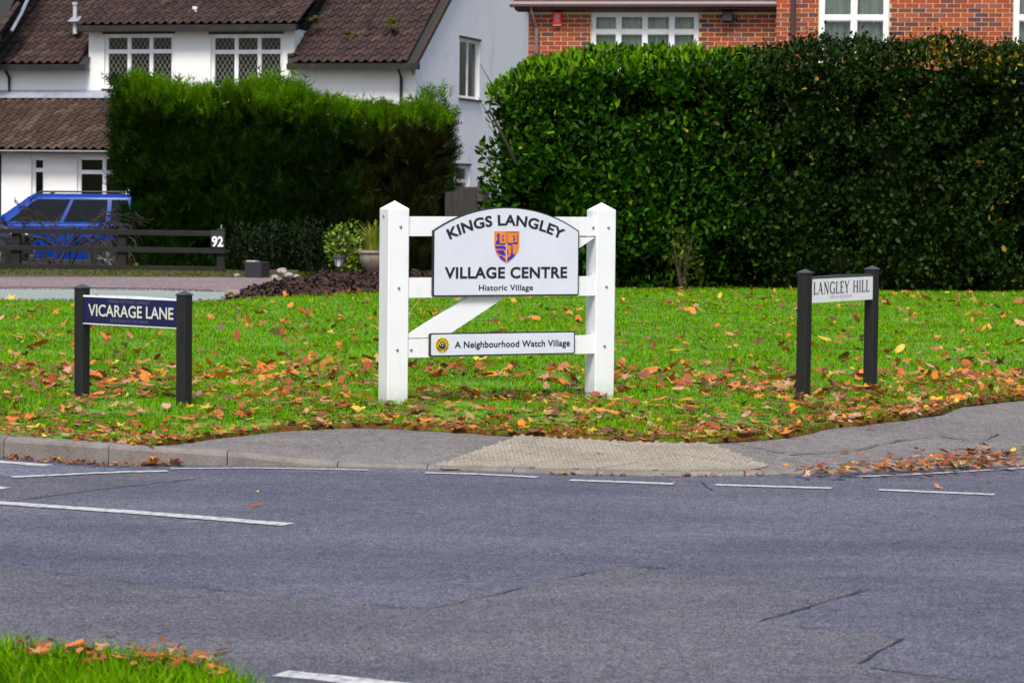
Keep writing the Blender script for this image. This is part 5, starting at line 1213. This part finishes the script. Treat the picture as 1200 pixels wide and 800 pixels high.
a_, b_, c_ = at_y(605, 192, 39.3), at_y(592, 165, 39.2), at_y(573, 128, 39.2); br.tube([a_, b_, c_], [.03, .025, .015], 6)
tag(br.build('stems', 'twig', lh), kind='stuff')

# --- conifer hedge on the left (front face about 48 m away)
CT = sorted((at_y(x, y, 48.7).x, at_y(x, y, 48.7).z) for x, y in [(110, 104), (128, 103), (160, 101), (205, 112), (250, 112), (290, 108), (345, 112), (375, 118), (400, 130), (425, 134), (470, 138), (500, 137), (535, 143), (560, 149)])
cx0, cx1 = at_y(136, 150, 49).x, at_y(531, 160, 49).x
ch = thing('conifer_hedge', 'feathery dark green conifer hedge in front of the white house', 'hedge', (0, 0, 0))
H2 = Hedge(cx0, cx1, 49.4, 1.1, .0, lambda x: interp(x, CT)+.10*nz(x*2.1, 7)+.05*nz(x*5.3, 2), 11.0, .2, .8, .8, 0.0, .5)
H2.core('branches_or_core', 'hedge_core_shade', ch, .26, 60, 34)  # solid filling under the sprays, inner shade painted in
shr = at_y(498, 250, 48.6).x
P, Q = H2.sample(15000, None, .80, .2, lambda p_: (p_.x > interp(p_.z, [(0, shr), (1.2, shr+.15), (2.0, cx1)])) or (nz(p_.x*1.6, p_.z*1.1, 31) > .6))
up_ = np.tile(np.array([0, 0, 1.0]), (len(P), 1)); Dd = Q*.55+up_*.75+RNG.standard_normal((len(P), 3))*.38
sz = RNG.uniform(.16, .34, len(P)); tz = np.interp(P[:, 0], [c[0] for c in CT], [c[1] for c in CT])
topm = (P[:, 2] > tz-np.where(P[:, 0] < at_y(400, 150, 48.6).x, .36, .2)+RNG.normal(0, .14, len(P)))  # sprays near the top line get the lit colour
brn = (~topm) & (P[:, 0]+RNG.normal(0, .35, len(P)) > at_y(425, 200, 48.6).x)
def np_spray(name, sel, m, sc_=1.0, parent=ch, D=None):
    V, F = spray_cards(P[sel], Dd[sel], sz[sel]*sc_); tag(put(name, np_mesh(name, V, F, m), parent), kind='stuff')
np_spray('foliage', ~topm & ~brn, 'conifer'); np_spray('bronzed_foliage', brn, 'conifer_brown'); np_spray('lit_top_foliage', topm, 'conifer_lit_tips')
# loose shoots along the top and the right-hand end
n_ = 620; xs_ = RNG.uniform(cx0+.1, cx1, n_); P = np.array([(x, 48.9+random.uniform(-.5, .8), interp(x, CT)-.1+.15*nz(x*3)+random.uniform(-.1, .08)) for x in xs_]); Dd = np.tile(np.array([0, -.1, 1.0]), (n_, 1))+RNG.standard_normal((n_, 3))*.33; sz = RNG.uniform(.2, .5, n_)*np.array([1+1.3*max(0, nz(x*2.2, 3)) for x in xs_])
np_spray('top_shoots', np.ones(n_, bool), 'conifer_lit_tips')
n_ = 520; P = np.array([(cx0+.2+random.uniform(-.18, .1), 48.9+random.uniform(-.5, .6), random.uniform(1.5, 3.45)) for _ in range(n_)]); Dd = np.tile(np.array([-.7, -.2, .7]), (n_, 1))+RNG.standard_normal((n_, 3))*.35; sz = RNG.uniform(.2, .4, n_)
np_spray('side_shoots', np.ones(n_, bool), 'conifer')
n_ = 60; c_ = at_y(505, 122, 49.2); P = np.array([(c_.x+random.gauss(0, .16), c_.y+random.gauss(0, .1), c_.z-.25+random.random()*.42) for _ in range(n_)]); Dd = np.tile(np.array([0, 0, 1.0]), (n_, 1))+RNG.standard_normal((n_, 3))*.45; sz = RNG.uniform(.25, .42, n_)
np_spray('end_shoot', np.ones(n_, bool), 'conifer_lit_tips')
n_ = 260; P = np.array([(cx1-.12+random.uniform(-.1, .08), 48.9+random.uniform(-.4, .6), random.uniform(1.5, 3.0)) for _ in range(n_)]); Dd = np.tile(np.array([.8, -.1, .5]), (n_, 1))+RNG.standard_normal((n_, 3))*.35; sz = RNG.uniform(.18, .36, n_)
np_spray('side_shoots', np.ones(n_, bool), 'conifer')

# ================================================================== SMALL GARDEN PLANTS
def bush(name, label, px, py_base, Y, rx, ry, h, m, n, leaf, asp=.5, z0=.15, cat='shrub', core=True, up=.3, stems=5, lumps=.25, group=None):
    c = at_y(px, 300, Y); root = thing(name, label, cat, (c.x, Y, z0), 0, group)
    st = MB()
    for k in range(stems):
        a = random.uniform(0, 6.28); t = Vector((rx*.5*math.cos(a), ry*.5*math.sin(a), h*random.uniform(.55, .85))); st.tube([(0, 0, -.05), t*.5+Vector((0, 0, .05)), t], [.018, .013, .006], 5)
    tag(st.build('stems', 'bark', root), kind='stuff')
    P_, Q_ = [], []
    while len(P_) < n:
        v = Vector((random.gauss(0, 1), random.gauss(0, 1), random.gauss(0, 1))).normalized(); rr_ = random.random()**.45
        l = 1+lumps*(nz(v.x*2+px, v.y*2, v.z*2)+.6*nz(v.x*5, v.y*5, v.z*5+px))
        P_.append((v.x*rx*rr_*l, v.y*ry*rr_*l, max(.02, h/2+v.z*h/2*rr_*l))); Q_.append(tuple(v))
    V, F = leaf_cards(np.array(P_), np.array(Q_), RNG.uniform(.6, 1.2, n)*leaf, asp, up)
    tag(put('foliage', np_mesh('foliage', V, F, m), root), kind='stuff'); return root
bush('shrub', 'dark evergreen shrub beside the end post of the rail fence', 288, 320, 45.6, .33, .3, .78, 'shrub_dark', 900, .08)
bush('shrub', 'low dark shrub behind the small slate box', 322, 320, 46.4, .42, .35, .85, 'shrub_dark', 1100, .08)
bush('shrub', 'dark leafy shrub at the foot of the conifer hedge near the lantern', 362, 318, 46.2, .48, .35, .90, 'shrub_dark', 1200, .08)
bush('shrub', 'lime green leafy shrub beside the stone planter', 405, 315, 44.8, .36, .3, .86, 'shrub_lime', 620, .085, .45)
bush('shrub', 'small straggly yellow-green shrub at foot of laurel hedge behind village sign', 800, 335, 38.75, .30, .2, .95, 'shrub_olive', 200, .07, .6, .15)
bush('shrub', 'small dark plant against the pale garage wall beside blue car', -8, 262, 54.5, .45, .3, 1.15, 'shrub_dark', 500, .1, .5, -.12)
# bare twiggy shrub in front of the blue car
tw = thing('bare_shrub', 'leafless twisted shrub standing behind the dark rail fence', 'shrub', at_z(62, 312, .08) if False else (at_y(66, 300, 46.6).x, 46.6, .05))
b = MB(); rq = random.Random(5)
def grow(p, d, l, rad, dep):
    q = p+d*l; mid = p.lerp(q, .5)+Vector((rq.gauss(0, .1), rq.gauss(0, .06), rq.gauss(0, .06)))*l
    b.tube([p, mid, q], [max(rad, .007), max(.007, rad*.85), max(.006, rad*.68)], 5 if dep < 2 else 3, cap=False)
    if dep >= 5: return
    for k in range(3 if dep < 4 else 2):
        dd = (d+Vector((rq.gauss(0, .62), rq.gauss(0, .35), rq.gauss(-.34, .34)))).normalized()
        grow(q if k else mid, dd, l*rq.uniform(.58, .85), rad*.64, dep+1)
for d0, l0 in ((Vector((.1, 0, 1)), .60), (Vector((-.45, 0, .85)), .56), (Vector((.6, 0, .75)), .60), (Vector((.3, .1, .9)), .55)): grow(Vector((0, 0, -.05)), d0.normalized(), l0, .03, 0)
b.tube([(-.62, -.1, .66), (-.2, -.1, .60), (.06, 0, .42)], [.03, .028, .03], 6)
b.build('branches_or_core', 'twig', tw)
# tuft of pale dry stalks by the fence
b = MB()
for k in range(24): a = random.uniform(-1, 1); b.tube([(0, 0, -.03), (a*.10, random.gauss(0, .05), .10), (a*.22, random.gauss(0, .06), random.uniform(.1, .22))], [.006, .005, .003], 3)
c_ = at_y(152, 310, 46.0); o = b.build('dry_tuft', 'strap_leaf'); o.location = (c_.x, 46.0, .06); tag(o, 'small tuft of pale dry stalks under the fence rails', 'plant')

# stone planter with strap-leaved plant
c_ = at_y(440, 300, 44.0); pot = thing('planter', 'weathered stone bowl planter beside left post of the village sign', 'planter', (c_.x, 44.0, .15))
b = MB(); b.lathe([(.14, 0), (.15, .03), (.11, .06), (.16, .12), (.235, .22), (.26, .32), (.255, .37), (.285, .38), (.285, .42), (.245, .42), (.235, .37), (.02, .36)], 24); b.build('bowl', 'stoneware', pot, True)
MB().slab([(-.28, -.22), (.24, -.22), (.24, .22), (-.28, .22)], -.04, -.001).build('foot_slab', 'stoneware', pot)
pl = thing('potted_plant', 'yellow-green arching strap-leaved plant growing in the stone planter', 'plant', (c_.x, 44.0, .52))
n_ = 150; V = []; F = []
for k in range(n_):
    a = random.uniform(0, 6.28); rr_ = random.uniform(.02, .16); ln = random.uniform(.45, .95); out_ = random.uniform(.1, .45); d = Vector((math.cos(a), math.sin(a), 0)); pz = Vector((-math.sin(a), math.cos(a), 0))*random.uniform(.008, .016)
    o0 = len(V)
    for j in range(5):
        t = j/4; q = d*(rr_+out_*t**1.6)+Vector((0, 0, ln*(t-.42*t**3))); V += [q+pz*(1-t*.85), q-pz*(1-t*.85)]
    F += [(o0+2*j, o0+2*j+1, o0+2*j+3, o0+2*j+2) for j in range(4)]
tag(MB().add(V, F).build('foliage', 'strap_leaf', pl), kind='stuff')
# garden lantern
c_ = at_y(397, 312, 43.2); lz = at_y(397, 314, 43.2).z; lt = thing('garden_lantern', 'small black garden lantern with pale panes standing by the mulch bed', 'lantern', (c_.x, 43.2, .14))
b = MB(); zb = lz-.14; b.tube([(0, 0, -.05), (0, 0, zb)], .014, 8); b.lathe([(.05, zb), (.055, zb+.02), (.03, zb+.025)], 6); b.build('stake', 'black_plastic', lt)
b = MB(); b.lathe([(.045, zb+.025), (.085, zb+.155)], 6); b.build('pane', 'lamp_glass', lt)
b = MB(); 
for k in range(6): a = k*math.pi/3; b.tube([(.047*math.cos(a), .047*math.sin(a), zb+.025), (.088*math.cos(a), .088*math.sin(a), zb+.155)], .006, 4)
b.build('frame', 'black_plastic', lt)
b = MB(); b.lathe([(.115, zb+.153), (.12, zb+.163), (.06, zb+.20), (.035, zb+.205), (.03, zb+.225), (.004, zb+.23)], 6); b.build('roof_cap', 'black_plastic', lt)
# slate box
ca, cb = at_y(287, 328, 41.6), at_y(314, 328, 41.6); bx = thing('slate_box', 'dark slate-grey box by the path with pale lid edge', 'box', ((ca.x+cb.x)/2, 41.7, .17), R(-28))
w_ = .155; b = MB(); b.bevbox(-w_, w_*.9, -.11, .14, 0, .255, .008); b.build('box', 'slate_box', bx); MB().box(-w_+.01, w_*.15, -.09, .02, .256, .272).build('lid_edge', 'pale_lid', bx)
# pale stones
for i, (px, py, r_, lb) in enumerate([(331, 321, .10, 'rounded pale stone at the end of the path'), (338, 324, .075, 'small pale stone leaning on a rounded pale stone'), (347, 325.5, .06, 'flat pale stone nearest the mulch bed'), (322, 326, .06, 'small white stone touching the path edge'), (278, 323.5, .05, 'tiny pale stone beside the slate box')]):
    q = at_z(px, py, .18); b = bmesh.new(); bmesh.ops.create_icosphere(b, subdivisions=2, radius=r_)
    for v in b.verts: v.co *= 1+.35*nz(v.co.x*14+i, v.co.y*14, v.co.z*14); v.co.z *= .7
    me = bpy.data.meshes.new('stone'); b.to_mesh(me); b.free(); me.materials.append(MATS['rock']); o = put('garden_stone', me, None, (q.x, q.y, .17+r_*.4)); tag(o, lb, 'stone', 'pale stones by the path')
# timber block at the tip of the mulch
q = at_z(273, 345, .18); o = MB().bevbox(-.09, .09, -.05, .05, 0, .075, .006).build('timber_block', 'stoneware'); o.location = (q.x, q.y, .17); tag(o, 'short brown block lying at the tip of the mulch bed', 'block')
# mulch bed: mound and chips
MPx = [(252, 352.5), (300, 349), (345, 347), (400, 344.5), (445, 342.5), (520, 339.5), (600, 336), (700, 335.5), (720, 328), (560, 322), (440, 318), (385, 319.5), (345, 328), (310, 335), (280, 343)]
MPp = [(q.x, q.y) for q in (at_z(x, y, .17) for x, y in MPx)]
def mulch_z(x, y): return .165+.03*max(0, min(1, (y-back_y(x))/2.5))+.015*nz(x*1.5, y*1.5)
b = MB(); gx = np.linspace(min(p[0] for p in MPp), max(p[0] for p in MPp), 46); gy = np.linspace(min(p[1] for p in MPp), max(p[1] for p in MPp), 24); ix = {}
for i, x in enumerate(gx):
    for j, y in enumerate(gy): b.v.append((x, y, mulch_z(x, y)))
for i in range(45):
    for j in range(23):
        if inside(((gx[i]+gx[i+1])/2, (gy[j]+gy[j+1])/2), MPp): k = i*24+j; b.f.append((k, k+24, k+25, k+1)); b.m.append(0)
struct(b.build('mulch_bed', 'mulch'))
V = []; F = []
for _ in range(40000):
    if len(F) >= 7000*1: break
    x, y = random.uniform(gx[0], gx[-1]), random.uniform(gy[0], gy[-1])
    if not inside((x+random.gauss(0, .05), y+random.gauss(0, .08)), MPp): continue
    a = random.uniform(0, 6.28); d = Vector((math.cos(a), math.sin(a), random.gauss(0, .35)))*random.uniform(.02, .055); e = Vector((-math.sin(a), math.cos(a), random.gauss(0, .6)))*random.uniform(.008, .02); c = Vector((x, y, mulch_z(x, y)+random.uniform(.004, .016))); k = len(V)
    V += [c+d+e, c+d-e, c-d-e, c-d+e]; F.append((k, k+1, k+2, k+3))
tag(np_put if False else put('mulch_chips', np_mesh('mulch_chips', np.array([tuple(v) for v in V]), np.array(F), 'mulch')), 'dark brown bark chips heaped on the bed behind the lawn', 'bark chips', kind='stuff')
# dark earth strip with leaf litter under the laurel hedge
o = MB().slab([(1.2, 38.2), (11, 39.0), (11, 42), (-.6, 42), (-.6, 38.7)], .08, .158).build('hedge_bed', 'soil'); struct(o)

# ================================================================== RAIL FENCE WITH THE NUMBER 92
fa0, fb0 = at_y(20, 310, 45.6), at_y(262, 310, 45.0); fa0.z = fb0.z = .15; FA = math.atan2(fb0.y-fa0.y, fb0.x-fa0.x); FPl = Plane(fa0, FA)
rfn = thing('rail_fence', 'low dark stained three-rail fence carrying the house number', 'fence', fa0, FA)
def fq(x, y, v=0): return FPl.hit(x, y, v)
ends = fq(264, 300)[0]; left = fq(-170, 300)[0]
for px, w_ in ((17.5, .075), (142, .075), (258, .065), (-110, .075)):
    u = fq(px, 300)[0]; MB().bevbox(u-w_, u+w_, .026, .12, -.15, fq(px, 267.5)[1], .01).build('post', 'fence_black', rfn)
for y0, y1 in ((269, 275), (289, 295), (310.5, 317)):
    za, zb_ = fq(130, y1)[1], fq(130, y0)[1]; MB().bevbox(left, ends, -.012, .024, za, zb_, .005).build('rail', 'fence_black', rfn)
pa, pb_ = fq(247, 290, -.02), fq(263, 270, -.02)
npl = MB().box(pa[0], pb_[0], -.022, -.014, pa[1], pb_[1]).build('number_plate', 'slate_box', rfn)
na, nb_ = fq(247.2, 288.5, -.024), fq(262.2, 277.5, -.024)
lettering('lettering', '92', npl, na[0]+.012, nb_[0]-.008, na[1], nb_[1]-na[1], -.0245, 'white_paint', .03, 1.0, label='white house number 92')
u, z = fq(258.5, 268); MB().tube([(u, .05, z-.05), (u, .05, z+.06)], .008, 6).build('peg', 'pale_lid', rfn)

# ================================================================== CARS
def car(name, label, paint, Lc, Hc, Wc, loc, rz, dark_glass=True):
    root = thing(name, label, 'car', loc, rz); hw_ = Wc/2; s_ = Lc/4.0; h = Hc/1.55
    # body stations along x (nose at -L/2): (x, sill z, belt z, half width at belt, half width at sill)
    ST = [(-2.0, .42, .62, .52, .50), (-1.95, .30, .72, .70, .66), (-1.80, .24, .82, .80, .77), (-1.5, .22, .90, .84, .82), (-1.1, .22, .955, .86, .84), (-.75, .22, .99, .865, .85), (0, .22, 1.0, .87, .855), (.8, .22, 1.01, .87, .855), (1.4, .24, 1.02, .86, .84), (1.75, .28, 1.02, .83, .80), (1.93, .34, 1.0, .77, .74), (2.0, .42, .92, .70, .68)]
    sw = hw_/.87; V = []; F = []; k = 10
    for x, zs1, zb1, wb1, ws1 in ST:
        mid = (zs1+zb1)/2; crown = zb1+.035
        ring = [(-ws1*.9, zs1), (-ws1, zs1+.06), (-wb1*1.01, mid), (-wb1, zb1-.03), (-wb1*.93, zb1+.01), (wb1*.93, zb1+.01), (wb1, zb1-.03), (wb1*1.01, mid), (ws1, zs1+.06), (ws1*.9, zs1)]
        V += [(x*s_, y*sw, z*h) for y, z in ring]
    for i in range(len(ST)-1):
        for j in range(k): F.append((i*k+j, i*k+(j+1)%k, (i+1)*k+(j+1)%k, (i+1)*k+j))
    F += [tuple(range(k)), tuple(range(len(ST)*k-1, (len(ST)-1)*k-1, -1))]
    def soft(o, wv):
        m_ = o.modifiers.new('soft', 'BEVEL'); m_.width = wv; m_.segments = 3; m_.limit_method = 'ANGLE'; m_.angle_limit = R(25)
        o.data.polygons.foreach_set('use_smooth', [True]*len(o.data.polygons)); return o
    soft(MB().add(V, F).build('body', paint, root), .05)
    # cabin: belt ring and roof ring
    B = [(-.98, .78), (-.55, .80), (.35, .81), (1.25, .80), (1.86, .70)]; T = [(-.30, .60), (0.0, .63), (.55, .645), (1.25, .635), (1.66, .58)]
    zb_, zt = 1.0, 1.50
    def sidept(t, u): # t along 0..4, u 0..1 up
        i = min(int(t), 3); f = t-i; bx, by = B[i][0]+(B[i+1][0]-B[i][0])*f, B[i][1]+(B[i+1][1]-B[i][1])*f; tx, ty = T[i][0]+(T[i+1][0]-T[i][0])*f, T[i][1]+(T[i+1][1]-T[i][1])*f
        return (bx+(tx-bx)*u, by+(ty-by)*u, zb_+(zt-zb_)*u)
    cab = MB(); V = []
    for i in range(5):
        V += [(B[i][0]*s_, -B[i][1]*sw, zb_*h), (T[i][0]*s_, -T[i][1]*sw, zt*h), (T[i][0]*s_, -T[i][1]*sw*.75, (zt+.045)*h), (T[i][0]*s_, T[i][1]*sw*.75, (zt+.045)*h), (T[i][0]*s_, T[i][1]*sw, zt*h), (B[i][0]*s_, B[i][1]*sw, zb_*h)]
    F = [(i*6+j, i*6+j+1, (i+1)*6+j+1, (i+1)*6+j) for i in range(4) for j in range(5)]+[(0,1,2,3,4,5), (29,28,27,26,25,24)]
    cab.add(V, F); soft(cab.build('cabin', paint, root), .05)
    # glass sets 6 mm proud of the pillars
    for sg in (-1, 1):
        for ta, tb in ((.62, 1.93), (2.03, 2.92), (3.04, 3.72)):
            g_ = MB(); P4 = [sidept(ta, .06), sidept(tb, .06), sidept(tb, .88), sidept(ta+(.0 if ta > 1 else .12), .88)]
            V = [(x*s_, sg*(y*sw+.008), z*h) for x, y, z in P4]+[(x*s_, sg*(y*sw-.02), z*h) for x, y, z in P4]
            g_.add(V, [(0,1,2,3),(4,7,6,5),(0,4,5,1),(1,5,6,2),(2,6,7,3),(3,7,4,0)]); g_.build('side_window', 'car_glass', root)
    def quad(a, b_, c, d, nm, m_, n3):
        n3 = Vector(n3); P4 = [Vector((x*s_, y*sw, z*h)) for x, y, z in (a, b_, c, d)]; MB().add([p_+n3*.008 for p_ in P4]+[p_-n3*.015 for p_ in P4], [(0,1,2,3),(4,7,6,5),(0,4,5,1),(1,5,6,2),(2,6,7,3),(3,7,4,0)]).build(nm, m_, root)
    quad((-.95, -.72, 1.03), (-.95, .72, 1.03), (-.335, .555, 1.475), (-.335, -.555, 1.475), 'windscreen', 'car_glass', (-.6, 0, .75))
    quad((1.84, -.62, 1.06), (1.84, .62, 1.06), (1.70, .53, 1.45), (1.70, -.53, 1.45), 'rear_window', 'car_glass', (1, 0, .3))
    for sg in (-1, 1):
        b = MB(); b.tube([(-.2*s_, sg*.56*sw, 1.535*h), (-.1*s_, sg*.56*sw, 1.58*h), (1.4*s_, sg*.55*sw, 1.585*h), (1.5*s_, sg*.55*sw, 1.54*h)], .02, 6); b.build('roof_rail', 'black_plastic', root, True)
        b = MB(); b.bevbox(-.86*s_, -.70*s_, sg*hw_*1.0-.02+(0 if sg > 0 else -.16), sg*hw_+.02+(.16 if sg > 0 else 0), 1.0*h, 1.14*h, .03); b.build('mirror', paint, root)
        b = MB(); b.prism([(-1.97*s_, .66*h), (-1.62*s_, .74*h), (-1.50*s_, .87*h), (-1.78*s_, .80*h), (-1.93*s_, .735*h)], *((hw_*.86, hw_*.955) if sg > 0 else (-hw_*.955, -hw_*.86))); b.build('headlight', 'lamp_glass', root)
        b = MB(); b.bevbox(1.86*s_, 2.0*s_, min(sg*hw_*.66, sg*hw_*.87), max(sg*hw_*.66, sg*hw_*.87), .70*h, 1.0*h, .02); b.build('tail_light', 'tail_red', root)
        for xd in (-.02, .86): b = MB(); b.bevbox((xd-.09)*s_, (xd+.09)*s_, sg*hw_*1.0-.012, sg*hw_*1.0+.018, .86*h, .89*h, .008); b.build('door_handle', paint, root)
        for xd in (-.60, .28, 1.08): MB().box(xd*s_-.004, xd*s_+.004, sg*hw_*.995-.012, sg*hw_*.995+.012, .36*h, .97*h).build('door_seam', 'black_plastic', root)
        MB().bevbox(-.98*s_, .98*s_, sg*hw_*.985-.015, sg*hw_*.985+.015, .215*h, .33*h, .01).build('sill_trim', 'black_plastic', root)
        for xw in (-1.26, 1.24):
            wr = .325*h*1.0; yc = sg*(hw_-.115)
            ar = MB(); ar.lathe([(wr+.055, -.01), (wr+.055, .135), (.02, .135)], 24, (xw*s_, yc if sg > 0 else yc-.135+.01, wr), 'y'); ar.build('wheel_arch', 'black_plastic', root, True)
            wl_ = MB(); wl_.lathe([(wr*.62, -.09), (wr*.93, -.10), (wr, -.06), (wr, .06), (wr*.93, .10), (wr*.66, .10), (wr*.62, .06)], 28, (xw*s_, yc+sg*.06, wr), 'y', cap=False); tyre = wl_.build('wheel', 'tyre', root, True)
            rm = MB(); yo = yc+sg*.12; rm.lathe([(wr*.66, -.02), (wr*.66, .02), (wr*.58, .02), (wr*.58, -.02)], 28, (xw*s_, yo, wr), 'y', cap=False)
            for q in range(5):
                a = 2*math.pi*q/5+.3
                for da in (-.13, .13): rm.tube([(xw*s_+wr*.06*math.cos(a), yo, wr+wr*.06*math.sin(a)), (xw*s_+wr*.6*math.cos(a+da), yo+sg*.012, wr+wr*.6*math.sin(a+da))], .017, 4)
            rm.lathe([(.05, -.015), (.05, .02), (.03, .025)], 12, (xw*s_, yo, wr), 'y'); rm.build('rim', 'alloy', tyre)
    MB().bevbox(-2.012*s_, -1.95*s_, -hw_*.55, hw_*.55, .36*h, .50*h, .02).build('lower_grille', 'black_plastic', root)
    MB().bevbox(-2.004*s_, -1.95*s_, -hw_*.50, hw_*.50, .58*h, .70*h, .02).build('grille', 'black_plastic', root)
    MB().bevbox(-2.03*s_, -1.9*s_, -hw_*.86, hw_*.86, .23*h, .36*h, .03).build('front_bumper', 'black_plastic', root)
    MB().bevbox(1.92*s_, 2.05*s_, -hw_*.84, hw_*.84, .36*h, .58*h, .04).build('rear_bumper', paint, root)
    MB().box(-2.045*s_, -2.028*s_, -.26, .26, .40*h, .51*h).build('licence_plate', 'white_plate', root)
    return root
c_ = at_y(167, 280, 53.0); car('parked_car', 'bright blue small SUV parked nose-left in front of the garage', 'car_blue', 4.05, 1.60, 1.76, (c_.x-1.72, 53.0, -.19), R(-4))
c_ = at_y(-3, 300, 48.8); car('parked_car', 'dark car with pale headlight, its nose showing behind the rail fence', 'car_dark', 4.2, 1.46, 1.78, (c_.x-1.62, 49.3, -.02), R(180+14))
